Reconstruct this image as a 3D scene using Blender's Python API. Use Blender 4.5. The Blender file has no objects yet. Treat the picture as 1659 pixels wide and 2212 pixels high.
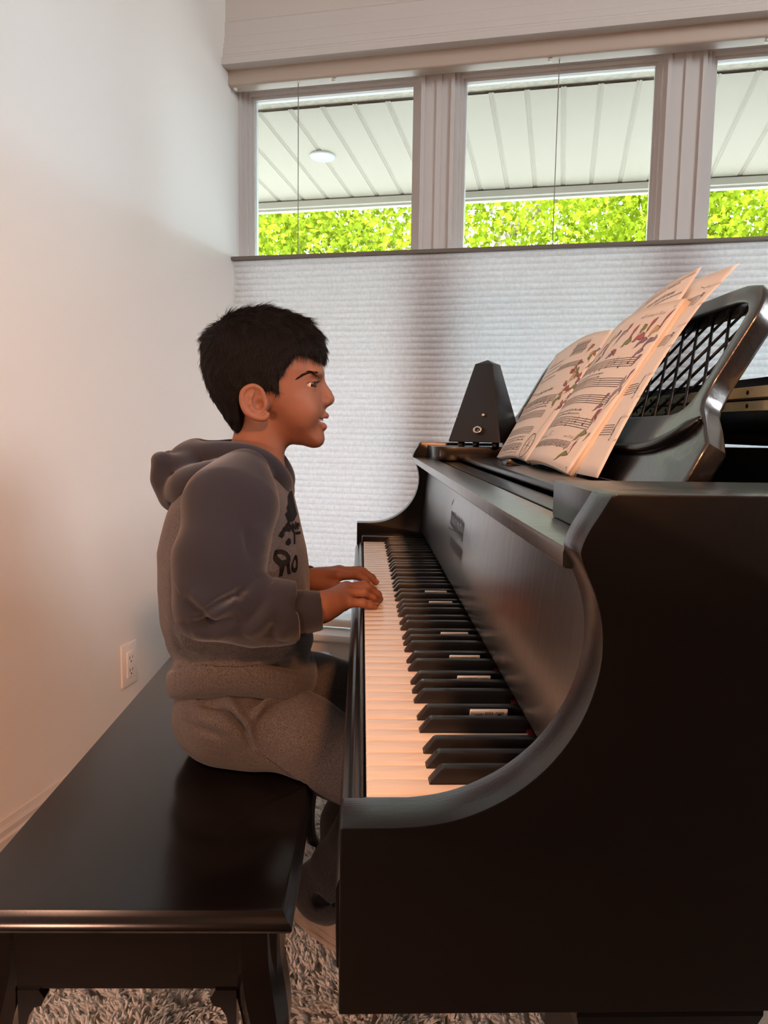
import bpy, bmesh, math, random
import numpy as np
from mathutils import Vector, Matrix
from mathutils.bvhtree import BVHTree

SC = bpy.context.scene
COL = SC.collection
rng = np.random.default_rng(7)
random.seed(7)
PI = math.pi

# ------------------------------------------------------------------ camera
FPX, PITCH, ROLL, YAW = 1644.57, 0.111255, 0.0146726, -0.0299352
def cam_matrix():
    fwd = Vector((-math.sin(YAW)*math.cos(PITCH), math.cos(YAW)*math.cos(PITCH), -math.sin(PITCH)))
    right = Vector((math.cos(YAW), math.sin(YAW), 0))
    up = right.cross(fwd)
    c, s = math.cos(ROLL), math.sin(ROLL)
    r2, u2 = c*right + s*up, -s*right + c*up
    m = Matrix.Identity(4)
    for i in range(3):
        m[i][0], m[i][1], m[i][2] = r2[i], u2[i], -fwd[i]
    m[0][3], m[1][3], m[2][3] = 0, 0, 1.0
    return m
cd = bpy.data.cameras.new('camera')
cam = bpy.data.objects.new('camera', cd); COL.objects.link(cam)
cam.matrix_world = cam_matrix()
cd.sensor_fit = 'VERTICAL'; cd.sensor_height = 36.0; cd.lens = 36.0*FPX/2212
cd.clip_start = 0.02; cd.clip_end = 200
SC.camera = cam

# the room is turned against the piano: u runs along the window wall, v towards it
RB = -0.257032
RX = np.array([math.cos(RB), math.sin(RB), 0]); RY = np.array([-math.sin(RB), math.cos(RB), 0])
def rm(u, v, z): return (u - 1.0902)*RX + v*RY + np.array([0, 0, z])
def rmv(P):
    P = np.asarray(P, float)
    return (P[:, :1] - 1.0902)*RX + P[:, 1:2]*RY + P[:, 2:3]*np.array([0, 0, 1.0])

# ------------------------------------------------------------------ light and exposure
W = bpy.data.worlds.new('sky'); SC.world = W; W.use_nodes = True
bg = W.node_tree.nodes['Background']
bg.inputs[0].default_value = (0.70, 0.86, 1.0, 1); bg.inputs[1].default_value = 17.0
W.cycles.sampling_method = 'AUTOMATIC'
def light(name, kind, energy, col, loc, aim=None, **kw):
    l = bpy.data.lights.new(name, kind); l.energy = energy; l.color = col
    o = bpy.data.objects.new(name, l); COL.objects.link(o); o.location = loc
    if aim is not None:
        o.rotation_euler = (Vector(aim) - Vector(loc)).to_track_quat('-Z', 'Y').to_euler()
    for k, v in kw.items(): setattr(l, k, v)
    return o
s0 = rm(1.0, -6, 9.0); s1 = rm(0.0, 1.5, 0)
light('sun', 'SUN', 17.0, (1, .95, .86), s0, s1, angle=0.009)
# warm reading lamp standing behind the photographer
light('lamp_light', 'SPOT', 112.0, (1, .40, .165), (0.30, -0.75, 1.95), (-0.22, 1.05, 0.68), shadow_soft_size=.08, spot_size=math.radians(62), spot_blend=1.0)
light('glow_fill_light', 'POINT', 30.0, (1, .52, .34), (-0.74, -0.28, 0.88), shadow_soft_size=.10)  # added warm fill for the lower left wall and rug, no lamp known there
light('side_fill_light', 'AREA', 62.0, (.95, .975, 1.0), tuple(rm(3.6, .2, 2.5)), tuple(rm(0.0, 1.0, .6)), shape='RECTANGLE', size=1.3, size_y=1.0)  # added cool fill for the left wall, no window known there
VS = SC.view_settings
SC.display_settings.display_device = 'sRGB'
VS.view_transform = 'Standard'; VS.look = 'None'; VS.gamma = 1; VS.use_curve_mapping = False
VS.exposure = 0.4
SC.cycles.use_denoising = True
SC.cycles.max_bounces = 10; SC.cycles.diffuse_bounces = 5; SC.cycles.glossy_bounces = 4
SC.cycles.transparent_max_bounces = 12; SC.cycles.transmission_bounces = 6
SC.cycles.sample_clamp_indirect = 6.0
SC.cycles.caustics_reflective = False; SC.cycles.caustics_refractive = False

# ------------------------------------------------------------------ materials
def mat(name, col, rough=.5, spec=.5, metal=0.0, noise=None, bump=None, coat=0, sheen=0, sss=0, coat_rough=.12):
    """noise=(scale, col2, stretch, detail)  bump=(scale, strength, stretch, distance)"""
    m = bpy.data.materials.new(name); m.use_nodes = True
    nt = m.node_tree; N = nt.nodes; L = nt.links; b = N['Principled BSDF']
    b.inputs['Base Color'].default_value = (*col, 1)
    b.inputs['Roughness'].default_value = rough
    b.inputs['Specular IOR Level'].default_value = spec
    b.inputs['Metallic'].default_value = metal
    b.inputs['Coat Weight'].default_value = coat
    b.inputs['Coat Roughness'].default_value = coat_rough
    b.inputs['Sheen Weight'].default_value = sheen
    if sss:
        b.inputs['Subsurface Weight'].default_value = sss
        b.inputs['Subsurface Radius'].default_value = (.010, .004, .002)
        b.inputs['Subsurface Scale'].default_value = .6
    tc = None
    def coords(stretch):
        nonlocal tc
        if tc is None: tc = N.new('ShaderNodeTexCoord')
        mp = N.new('ShaderNodeMapping'); mp.inputs['Scale'].default_value = stretch
        L.new(tc.outputs['Object'], mp.inputs[0]); return mp.outputs[0]
    if noise:
        sc, c2, st, det = noise
        t = N.new('ShaderNodeTexNoise'); t.inputs['Scale'].default_value = sc; t.inputs['Detail'].default_value = det
        L.new(coords(st), t.inputs['Vector'])
        r = N.new('ShaderNodeValToRGB'); r.color_ramp.elements[0].position = .36; r.color_ramp.elements[1].position = .64
        r.color_ramp.elements[0].color = (*col, 1); r.color_ramp.elements[1].color = (*c2, 1)
        L.new(t.outputs['Fac'], r.inputs[0]); L.new(r.outputs[0], b.inputs['Base Color'])
    if bump:
        sc, stg, st, dist = bump
        t = N.new('ShaderNodeTexNoise'); t.inputs['Scale'].default_value = sc; t.inputs['Detail'].default_value = 4
        L.new(coords(st), t.inputs['Vector'])
        bp = N.new('ShaderNodeBump'); bp.inputs['Strength'].default_value = stg; bp.inputs['Distance'].default_value = dist
        L.new(t.outputs['Fac'], bp.inputs['Height']); L.new(bp.outputs[0], b.inputs['Normal'])
    return m
def mat_translucent(name, col, tcol, fac, noise=None):
    m = bpy.data.materials.new(name); m.use_nodes = True
    nt = m.node_tree; N = nt.nodes; L = nt.links
    for n in list(N):
        if n.type == 'BSDF_PRINCIPLED': N.remove(n)
    out = [n for n in N if n.type == 'OUTPUT_MATERIAL'][0]
    d = N.new('ShaderNodeBsdfDiffuse'); d.inputs[0].default_value = (*col, 1)
    t = N.new('ShaderNodeBsdfTranslucent'); t.inputs[0].default_value = (*tcol, 1)
    mx = N.new('ShaderNodeMixShader'); mx.inputs[0].default_value = fac
    L.new(d.outputs[0], mx.inputs[1]); L.new(t.outputs[0], mx.inputs[2]); L.new(mx.outputs[0], out.inputs[0])
    if noise:
        sc, lo, hi, st = noise
        tc = N.new('ShaderNodeTexCoord'); mp = N.new('ShaderNodeMapping'); mp.inputs['Scale'].default_value = st
        L.new(tc.outputs['Object'], mp.inputs[0])
        tx = N.new('ShaderNodeTexNoise'); tx.inputs['Scale'].default_value = sc; tx.inputs['Detail'].default_value = 3
        L.new(mp.outputs[0], tx.inputs['Vector'])
        for node, c in ((d, col), (t, tcol)):
            r = N.new('ShaderNodeValToRGB'); r.color_ramp.elements[0].position = .3; r.color_ramp.elements[1].position = .7
            r.color_ramp.elements[0].color = tuple(x*lo for x in c)+(1,); r.color_ramp.elements[1].color = tuple(min(1, x*hi) for x in c)+(1,)
            L.new(tx.outputs['Fac'], r.inputs[0]); L.new(r.outputs[0], node.inputs[0])
    return m
def mat_glass(name):
    m = bpy.data.materials.new(name); m.use_nodes = True
    nt = m.node_tree; N = nt.nodes; L = nt.links
    for n in list(N):
        if n.type == 'BSDF_PRINCIPLED': N.remove(n)
    out = [n for n in N if n.type == 'OUTPUT_MATERIAL'][0]
    t = N.new('ShaderNodeBsdfTransparent'); t.inputs[0].default_value = (.97, .985, .975, 1)
    g = N.new('ShaderNodeBsdfGlossy'); g.inputs['Roughness'].default_value = .0
    f = N.new('ShaderNodeFresnel'); f.inputs[0].default_value = 1.3
    mx = N.new('ShaderNodeMixShader')
    L.new(f.outputs[0], mx.inputs[0]); L.new(t.outputs[0], mx.inputs[1]); L.new(g.outputs[0], mx.inputs[2]); L.new(mx.outputs[0], out.inputs[0])
    return m

M = {}
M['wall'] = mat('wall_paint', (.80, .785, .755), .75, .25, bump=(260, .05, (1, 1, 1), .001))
M['wall_dimmed'] = mat('wall_paint_dimmed', (.62, .59, .55), .75, .25, bump=(260, .05, (1, 1, 1), .001))  # wall paint darkened to imitate the dim light on the window wall
M['wallback'] = mat('wall_back_darkened', (.07, .05, .04), .7, .2)  # unseen wall, coloured dark so the black lacquer reflects little
M['trim'] = mat('white_trim_paint', (.62, .60, .575), .38, .4)  # white lowered to imitate the dim light on the head casing
M['ceiling'] = mat('ceiling_paint', (.7, .68, .65), .9, .2)
M['floor'] = mat('floor_walnut', (.10, .065, .045), .45, .3, noise=(6, (.07, .045, .03), (1, 12, 1), 5))
M['frame'] = mat('window_vinyl', (.60, .595, .59), .35, .4)
M['glass'] = mat_glass('clear_glass')
M['headrail'] = mat('headrail_beige', (.52, .44, .37), .45, .4)
M['rail'] = mat('shade_rail_taupe', (.16, .14, .12), .45, .4)
M['cord'] = mat('shade_cord', (.30, .29, .25), .7, .2)
M['nylon'] = mat('clear_nylon', (.72, .7, .66), .35, .5)
M['shade'] = mat_translucent('shade_fabric', (.83, .83, .84), (.88, .885, .91), .50, noise=(120, .90, 1.04, (1, 1, .6)))
M['soffit'] = mat('soffit_aluminium', (.40, .36, .295), .5, .3)
M['fascia'] = mat('fascia_aluminium', (.42, .39, .34), .5, .3)
M['stucco'] = mat('stucco', (.50, .45, .37), .95, .1, noise=(60, (.62, .56, .47), (1, 1, 1), 5), bump=(120, .8, (1, 1, 1), .004))
M['lawn'] = mat('patio_concrete', (.19, .18, .165), .9, .1, noise=(3, (.24, .225, .205), (1, 1, 1), 5))
M['leaf'] = mat_translucent('leaf_spring_green', (.17, .225, .012), (.26, .315, .012), .45, noise=(2.4, .45, 1.35, (1, 1, 1)))
M['bark'] = mat('bark', (.17, .125, .10), .95, .1, noise=(14, (.33, .26, .21), (1, 1, .3), 6), bump=(30, .8, (1, 1, .25), .02))
M['lamp_white'] = mat('soffit_lamp_white', (.45, .45, .44), .4, .4)
M['lamp_grey'] = mat('soffit_lamp_lens', (.24, .25, .28), .2, .5)
M['ebony'] = mat('ebony_lacquer', (.0016, .0013, .0013), .25, .52, bump=(90, .10, (1.0, 8, .7), .0012))
M['ebony_desk'] = mat('ebony_desk_lacquer', (.0035, .0028, .0028), .26, 1.0, coat=.6, bump=(110, .25, (1, 1, 1), .0012))
M['ebony_flat'] = mat('ebony_satin', (.0025, .002, .002), .36, .25, bump=(160, .12, (1, 1, 1), .001))
M['ebony_fall'] = mat('ebony_fallboard', (.0065, .0052, .0048), .30, 1.0, coat=.9, coat_rough=.24, bump=(70, .42, (1, 1.0, .25), .0014))
M['ivory'] = mat('ivory_key', (.80, .735, .66), .20, .5, noise=(30, (.76, .685, .60), (1, 10, 1), 4))
M['keywood'] = mat('key_sugar_pine', (.30, .16, .085), .7, .2)
M['blackkey'] = mat('ebony_key', (.007, .007, .008), .33, .5)
M['felt'] = mat('red_felt', (.10, .006, .014), .95, .1)
M['brass'] = mat('aged_brass', (.92, .78, .48), .50, .5, .75, noise=(40, (.70, .56, .30), (1, .4, 1), 4))
M['darkmetal'] = mat('dark_screw', (.04, .03, .02), .4, .5, .8)
M['logo'] = mat('worn_gilt_lettering', (.030, .024, .016), .55, .3, noise=(260, (.004, .004, .004), (1, 1, 1), 3))
M['iron'] = mat('iron_plate', (.02, .016, .01), .5, .4)
M['bench'] = mat('bench_espresso_lacquer', (.0030, .0022, .0021), .19, .46, bump=(120, .03, (6, .6, 1), .0008))
M['paper'] = mat('music_paper', (.80, .74, .67), .85, .15)
M['paper2'] = mat('loose_paper', (.80, .745, .68), .8, .15)
M['ink'] = mat('printed_ink', (.05, .04, .05), .8, .1)
M['pencil'] = mat('pencil_grey', (.36, .33, .32), .8, .1)
M['pr_red'] = mat('print_red', (.42, .15, .15), .8, .1)
M['pr_green'] = mat('print_green', (.23, .28, .13), .8, .1)
M['pr_purple'] = mat('print_purple', (.27, .18, .26), .8, .1)
M['pr_yellow'] = mat('print_yellow', (.58, .40, .20), .8, .1)
M['pr_orange'] = mat('print_orange', (.42, .22, .14), .8, .1)
M['pr_grey'] = mat('print_bluegrey', (.32, .31, .36), .8, .1)
M['cover'] = mat('book_cover', (.25, .33, .35), .45, .4)
M['metro'] = mat('metronome_plastic', (.0075, .0055, .0052), .36, .5)
M['steel'] = mat('steel', (.62, .58, .53), .3, .5, 1.0)
M['card'] = mat('note_label_white', (.75, .71, .66), .5, .3)
M['outlet'] = mat('outlet_plastic', (.83, .80, .77), .35, .45)
M['slot'] = mat('outlet_slot', (.06, .055, .05), .5, .3)
M['rugbase'] = mat('rug_backing', (.6, .54, .48), .95, .1)
M['rug'] = mat('rug_shag_cream', (.90, .88, .84), .9, .1, noise=(22, (.80, .77, .72), (1, 1, 1), 2))
M['skin'] = mat('skin_brown', (.245, .106, .064), .58, .28, sss=.10, noise=(18, (.215, .090, .054), (1, 1, 1), 3))
M['hair'] = mat('hair_black', (.0060, .0046, .0042), .50, .28)
M['scalp'] = mat('hair_mass', (.0048, .0036, .0034), .8, .12, bump=(420, .6, (1, 1, .16), .0012))
M['eye'] = mat('eye_white', (.62, .52, .47), .12, .5)
M['iris'] = mat('iris_dark', (.020, .009, .005), .06, .6)
M['lip'] = mat('lip_brown', (.27, .098, .075), .42, .4)
M['tooth'] = mat('tooth', (.68, .60, .52), .18, .5)
M['mouth'] = mat('mouth_dark', (.09, .022, .018), .5, .3)
M['nail'] = mat('nail', (.37, .19, .135), .3, .45)
M['sleeve'] = mat('fleece_charcoal', (.0225, .0230, .0315), .95, .12, sheen=.25, bump=(900, .25, (1, 1, 1), .0006))
M['heather'] = mat('fleece_heather_grey', (.027, .026, .029), .95, .12, sheen=.15, noise=(1250, (.135, .126, .126), (1, 1, 1), 2), bump=(700, .35, (1, 1, 1), .0007))
M['print'] = mat('black_flock_print', (.006, .005, .0055), .8, .2)
M['shoe'] = mat('shoe_beige', (.46, .39, .33), .7, .3, noise=(25, (.36, .29, .24), (1, 1, 1), 2))
M['shoedark'] = mat('shoe_trim_black', (.02, .018, .02), .6, .3)

# ------------------------------------------------------------------ mesh helpers
def mk(name, V, F, m, parent=None, smooth=False, midx=None):
    """V (n,3) array, F: (k,4)/(k,3) int array or list of index tuples; m: material or list"""
    V = np.asarray(V, np.float32).reshape(-1, 3)
    me = bpy.data.meshes.new(name)
    if isinstance(F, np.ndarray):
        k, q = F.shape
        me.vertices.add(len(V)); me.vertices.foreach_set('co', V.ravel())
        me.loops.add(k*q); me.loops.foreach_set('vertex_index', F.astype(np.int32).ravel())
        me.polygons.add(k); me.polygons.foreach_set('loop_start', np.arange(0, k*q, q, dtype=np.int32))
        me.polygons.foreach_set('loop_total', np.full(k, q, np.int32))
        me.update(calc_edges=True); me.validate()
    else:
        me.from_pydata([tuple(map(float, v)) for v in V], [], [tuple(map(int, f)) for f in F]); me.update()
    for x in (m if isinstance(m, (list, tuple)) else [m]): me.materials.append(x)
    if midx is not None: me.polygons.foreach_set('material_index', np.asarray(midx, np.int32))
    if smooth: me.polygons.foreach_set('use_smooth', np.ones(len(me.polygons), bool))
    o = bpy.data.objects.new(name, me); COL.objects.link(o)
    if parent is not None: o.parent = parent
    return o
def from_bm(name, bm, m, parent=None, smooth=False):
    bmesh.ops.recalc_face_normals(bm, faces=bm.faces)
    me = bpy.data.meshes.new(name); bm.to_mesh(me); bm.free()
    for x in (m if isinstance(m, (list, tuple)) else [m]): me.materials.append(x)
    if smooth:
        me.polygons.foreach_set('use_smooth', np.ones(len(me.polygons), bool))
        if hasattr(me, 'set_sharp_from_angle'): me.set_sharp_from_angle(angle=math.radians(38))
    o = bpy.data.objects.new(name, me); COL.objects.link(o)
    if parent is not None: o.parent = parent
    return o
def tag(o, label=None, cat=None, group=None, kind=None):
    if label: o['label'] = label
    if cat: o['category'] = cat
    if group: o['group'] = group
    if kind: o['kind'] = kind
    return o
def empty(name, loc=(0, 0, 0), rz=0.0):
    o = bpy.data.objects.new(name, None); COL.objects.link(o); o.location = loc; o.rotation_euler = (0, 0, rz)
    o.empty_display_size = .05
    return o
ident = lambda P: P
def bm_poly(bm, pts, axis, a, b, tf=ident):
    """extrude a 2D polygon along an axis: 'y' -> pts are (x,z), 'x' -> (y,z), 'z' -> (x,y)"""
    def p3(p, t): return {'y': (p[0], t, p[1]), 'x': (t, p[0], p[1]), 'z': (p[0], p[1], t)}[axis]
    A = [bm.verts.new(tf(p3(p, a))) for p in pts]; B = [bm.verts.new(tf(p3(p, b))) for p in pts]
    n = len(pts); fs = [bm.faces.new(A), bm.faces.new(B[::-1])]
    for i in range(n): fs.append(bm.faces.new((A[i], B[i], B[(i+1) % n], A[(i+1) % n])))
    return A, B
def bm_box(bm, x0, x1, y0, y1, z0, z1, tf=ident):
    return bm_poly(bm, [(x0, y0), (x1, y0), (x1, y1), (x0, y1)], 'z', z0, z1, tf)
def bevel(bm, w, seg=2, ang=25):
    bmesh.ops.recalc_face_normals(bm, faces=bm.faces)
    es = [e for e in bm.edges if len(e.link_faces) == 2 and e.calc_face_angle(0) > math.radians(ang)]
    bmesh.ops.bevel(bm, geom=es, offset=w, offset_type='OFFSET', segments=seg, profile=.6, affect='EDGES', clamp_overlap=True)
def prism(name, pts, axis, a, b, m, parent=None, bev=0.0, seg=2, tf=ident, ang=25):
    bm = bmesh.new(); bm_poly(bm, pts, axis, a, b, tf)
    if bev: bevel(bm, bev, seg, ang)
    return from_bm(name, bm, m, parent, smooth=bool(bev))
def box(name, x0, x1, y0, y1, z0, z1, m, parent=None, bev=0.0, seg=2, tf=ident):
    bm = bmesh.new(); bm_box(bm, x0, x1, y0, y1, z0, z1, tf)
    if bev: bevel(bm, bev, seg)
    return from_bm(name, bm, m, parent, smooth=bool(bev))
rt = lambda p: tuple(rm(*p))
def tube_geo(pts, rad, n=10, cap=True):
    P = np.asarray(pts, float); k = len(P); rad = np.broadcast_to(np.asarray(rad, float), (k,))
    T = np.gradient(P, axis=0); T /= np.linalg.norm(T, axis=1)[:, None]+1e-12
    ref = np.array([0, 0, 1.0]) if abs(T[0][2]) < .9 else np.array([1.0, 0, 0])
    V = []; nrm = np.cross(T[0], ref); nrm /= np.linalg.norm(nrm)
    for i in range(k):
        nrm = nrm - T[i]*(nrm@T[i]); nrm /= np.linalg.norm(nrm); b = np.cross(T[i], nrm)
        for j in range(n):
            t = 2*PI*j/n; V.append(P[i] + rad[i]*(math.cos(t)*nrm + math.sin(t)*b))
    F = [(i*n+j, i*n+(j+1) % n, (i+1)*n+(j+1) % n, (i+1)*n+j) for i in range(k-1) for j in range(n)]
    if cap: F += [tuple(range(n))[::-1], tuple((k-1)*n+j for j in range(n))]
    return V, F
def tube(name, pts, rad, m, parent=None, n=10):
    V, F = tube_geo(pts, rad, n); return mk(name, V, F, m, parent, smooth=True)
def join_geo(parts):
    V, F, o = [], [], 0
    for v, f in parts:
        V += [tuple(x) for x in v]; F += [tuple(i+o for i in q) for q in f]; o += len(v)
    return V, F
def lathe_geo(prof, n=24, tf=ident):
    V = [tf((r*math.cos(2*PI*j/n), r*math.sin(2*PI*j/n), z)) for r, z in prof for j in range(n)]
    F = [(i*n+j, i*n+(j+1) % n, (i+1)*n+(j+1) % n, (i+1)*n+j) for i in range(len(prof)-1) for j in range(n)]
    F += [tuple(range(n))[::-1], tuple((len(prof)-1)*n+j for j in range(n))]
    return V, F
def smooth_curve(pts, sub=6):
    """Catmull-Rom through points"""
    P = np.asarray(pts, float); Q = np.vstack([2*P[0]-P[1], P, 2*P[-1]-P[-2]]); out = []
    for i in range(1, len(Q)-2):
        for s in range(sub):
            t = s/sub
            out.append(.5*((2*Q[i]) + (-Q[i-1]+Q[i+1])*t + (2*Q[i-1]-5*Q[i]+4*Q[i+1]-Q[i+2])*t*t + (-Q[i-1]+3*Q[i]-3*Q[i+1]+Q[i+2])*t**3))
    out.append(P[-1]); return np.array(out)

# ------------------------------------------------------------------ room
def struct(o): o['kind'] = 'structure'; return o
ZC = 2.75
struct(box('floor', -.1, 4.3, -2.7, 2.5, -.05, 0, M['floor'], tf=rt))
struct(box('ceiling', -.12, 4.4, -2.8, 2.6, ZC, ZC+.1, M['ceiling'], tf=rt))
struct(box('wall_left', -.12, 0, -2.8, 2.6, 0, ZC, M['wall'], tf=rt))
struct(box('wall_back', 0, 4.3, -2.8, -2.7, 0, ZC, M['wallback'], tf=rt))
struct(box('wall_right', 4.2, 4.3, -2.7, 2.6, 0, ZC, M['wall'], tf=rt))
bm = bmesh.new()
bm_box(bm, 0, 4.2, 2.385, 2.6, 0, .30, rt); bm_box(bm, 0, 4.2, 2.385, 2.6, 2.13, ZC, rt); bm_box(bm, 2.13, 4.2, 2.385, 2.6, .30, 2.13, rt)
struct(from_bm('wall_window', bm, M['wall_dimmed']))
bm = bmesh.new()
bprof = [(0, 0), (.014, 0), (.014, .150), (.011, .156), (.011, .168), (.007, .176), (.004, .186), (0, .186)]
bm_poly(bm, bprof, 'y', -2.7, 2.385, rt)
struct(from_bm('baseboard_left', bm, M['trim']))
bm = bmesh.new(); bm_poly(bm, [(2.385-x, z) for x, z in bprof], 'x', .014, 4.2, rt)
struct(from_bm('baseboard_window', bm, M['trim']))
# head casing over the window with its fillets
hp_ = [(2.385, 2.126), (2.352, 2.126), (2.352, 2.146), (2.358, 2.150), (2.358, 2.156), (2.363, 2.160), (2.363, 2.178), (2.368, 2.181), (2.368, 2.196), (2.374, 2.199), (2.374, 2.216), (2.379, 2.219), (2.379, 2.262), (2.385, 2.268)]
bm = bmesh.new(); bm_poly(bm, hp_, 'x', .0, 2.22, rt); struct(from_bm('trim_1', bm, M['trim']))
# sill and apron
bm = bmesh.new(); bm_box(bm, 0, 2.2, 2.345, 2.49, .292, .316, rt); bevel(bm, .006, 2); struct(from_bm('trim_2', bm, M['trim'], smooth=True))
bm = bmesh.new(); bm_box(bm, 0, 2.16, 2.371, 2.385, .225, .292, rt); bevel(bm, .004, 2); struct(from_bm('trim_3', bm, M['trim'], smooth=True))
# three window units with flat covers between them
def ring(bm, u0, u1, z0, z1, w, v0, v1):
    bm_box(bm, u0, u0+w, v0, v1, z0, z1, rt); bm_box(bm, u1-w, u1, v0, v1, z0, z1, rt)
    bm_box(bm, u0+w, u1-w, v0, v1, z1-w, z1, rt); bm_box(bm, u0+w, u1-w, v0, v1, z0, z0+w, rt)
ZB, ZT = .316, 2.13
for i, (u0, u1) in enumerate(((0.0, .630), (.712, 1.362), (1.446, 2.13))):
    root = struct(empty('window_%d' % (i+1)))
    bm = bmesh.new()
    ring(bm, u0, u1, ZB, ZT, .012, 2.478, 2.56); ring(bm, u0+.012, u1-.012, ZB+.012, ZT-.02, .014, 2.492, 2.56)
    o = from_bm('window_frame', bm, M['frame'], root)
    bm = bmesh.new()
    ring(bm, u0+.026, u1-.026, ZB+.026, ZT-.034, .010, 2.503, 2.55); ring(bm, u0+.036, u1-.036, ZB+.036, ZT-.044, .008, 2.512, 2.545)
    from_bm('sash', bm, M['frame'], root)
    box('glass_pane', u0+.042, u1-.042, 2.525, 2.529, ZB+.042, ZT-.050, M['glass'], root, tf=rt)
for k, (u0, u1) in enumerate(((.630, .712), (1.362, 1.446))):
    bm = bmesh.new(); bm_box(bm, u0, u1, 2.486, 2.56, ZB, ZT, rt); bm_box(bm, (u0+u1)/2-.005, (u0+u1)/2+.012, 2.480, 2.486, ZB, ZT, rt)
    struct(from_bm('trim_%d' % (4+k), bm, M['frame']))

# ------------------------------------------------------------------ outside
bm = bmesh.new()   # house face around the opening
bm_box(bm, -3, 6, 2.6, 2.63, -.3, .24, rt); bm_box(bm, -3, 6, 2.56, 2.63, 2.088, 2.35, rt); bm_box(bm, -3, -.02, 2.6, 2.63, .24, 2.088, rt); bm_box(bm, 2.16, 6, 2.6, 2.63, .24, 2.088, rt)
struct(from_bm('wall_outside', bm, M['stucco']))
# soffit of grooved aluminium panels, falling slightly outwards
sz = lambda v: 2.078 - .0775*(v-2.62)
pts = []; p = .1145; u = -2.95 + .005
while u < 5.9:
    pts += [(u, 0), (u+p-.020, 0), (u+p-.0175, .0032), (u+p-.013, .0032), (u+p-.0105, .0008), (u+p-.008, .0032), (u+p-.003, .0032)]
    u += p
V = []; n = len(pts)
for v in (2.61, 3.43):
    V += [rm(a, v, sz(v)+b) for a, b in pts]
F = [(i, i+1, n+i+1, n+i) for i in range(n-1)]
struct(mk('soffit', V, F, M['soffit']))
bm = bmesh.new(); bm_box(bm, -3.0, 6.0, 3.425, 3.46, 1.978, 2.20, rt); bm_box(bm, -3.0, 6.0, 3.40, 3.425, 1.986, 2.012, rt); struct(from_bm('trim_6', bm, M['fascia']))
bm = bmesh.new(); bm_poly(bm, [(-3.4, 2.86), (2.0, 2.86), (3.46, 2.19), (3.46, 2.24), (2.0, 2.95), (-3.4, 2.95)], 'x', -3, 6, rt); struct(from_bm('roof', bm, M['stucco']))
struct(box('ground', -40, 40, 2.63, 60, -.34, -.30, M['lawn'], tf=rt))
# round lamp let into the soffit
lp = empty('soffit_light', rm(.135, 2.975, sz(2.975)-.001)); lp.rotation_euler = (math.atan(-.0775), 0, RB)
tag(lp, 'round white recessed lamp in the soffit outside the leftmost pane', 'lamp')
mk('trim_ring', *lathe_geo([(.0335, -.003), (.046, -.006), (.050, -.003), (.050, .004), (.0335, .004)], 32), M['lamp_white'], lp, True)
mk('baffle', *lathe_geo([(.019, .004), (.024, -.0015), (.0290, -.002), (.0290, .006), (.019, .006)], 32), M['lamp_white'], lp, True)
mk('housing', *lathe_geo([(.0005, .0062), (.036, .0062), (.036, .0075), (.0005, .0075)], 24), M['shoedark'], lp, True)
mk('lens', *lathe_geo([(.0005, .001), (.0165, .001), (.0165, .004), (.0005, .004)], 24), M['lamp_grey'], lp, True)
# maples on the lawn
def tree(u, v, h, crown, nl, seed, label):
    r = np.random.default_rng(seed)
    base = rm(u, v, -.3); root = empty('maple_tree', base); tag(root, label, 'tree', None)
    def rel(P): return np.asarray(P)
    geo = [tube_geo(smooth_curve([(0, 0, 0), (.05, .02, h*.28), (-.06, .05, h*.5), (.03, -.02, h*.75)], 5), np.linspace(.20, .09, 16), 12)]
    for k in range(9):
        a = r.uniform(0, 2*PI); z0 = h*r.uniform(.36, .7); L = r.uniform(.9, 1.9)
        e = np.array([math.cos(a), math.sin(a), 0])
        geo.append(tube_geo(smooth_curve([(0, 0, z0), e*L*.4+np.array([0, 0, z0+.3*L]), e*L+np.array([0, 0, z0+.5*L])], 4), np.linspace(.085, .02, 9), 8))
    mk('trunk', *join_geo(geo), M['bark'], root, True)
    # leaves: three-lobed, slightly folded, gathered in sprays
    ns = nl//14
    d = r.normal(size=(ns, 3)); d /= np.linalg.norm(d, axis=1)[:, None]
    c0 = d*(r.uniform(.35, 1, (ns, 1))**.5)*np.array(crown)[None, :3] + np.array([0, 0, crown[3]])
    c = np.repeat(c0, 14, 0) + r.normal(size=(ns*14, 3))*np.array([.17, .17, .12])
    k = len(c); s = r.uniform(.022, .046, (k, 1))
    ax = r.normal(size=(k, 3)); ax[:, 2] -= .6; ax /= np.linalg.norm(ax, axis=1)[:, None]
    bx = np.cross(ax, r.normal(size=(k, 3))); bx /= np.linalg.norm(bx, axis=1)[:, None]; nx = np.cross(ax, bx)
    shape = [(0, 0, 0), (.25, .75, .12), (.95, .95, .22), (1.0, .35, .05), (1.9, 0, -.12), (1.0, -.35, .05), (.95, -.95, .22), (.25, -.75, .12)]
    V = np.stack([c + s*(p[0]*ax + p[1]*bx + p[2]*nx) for p in shape], 1).reshape(-1, 3)
    i = np.arange(k)[:, None]*8
    F = np.concatenate([i+np.array([0, 1, 2, 3]), i+np.array([0, 3, 4, 5]), i+np.array([0, 5, 6, 7])])
    mk('foliage', V, F, M['leaf'], root)
tree(-3.4, 8.6, 5.0, (1.9, 1.7, 1.5, 3.6), 27000, 11, 'spring-green maple seen low through the leftmost pane')
tree(0.35, 9.2, 5.2, (2.3, 1.7, 1.6, 3.7), 32000, 12, 'spring-green maple with pale trunk seen through the middle pane')
tree(4.1, 8.8, 5.0, (2.2, 1.8, 1.6, 3.6), 30000, 13, 'spring-green maple seen through the rightmost pane at the edge')

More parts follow.
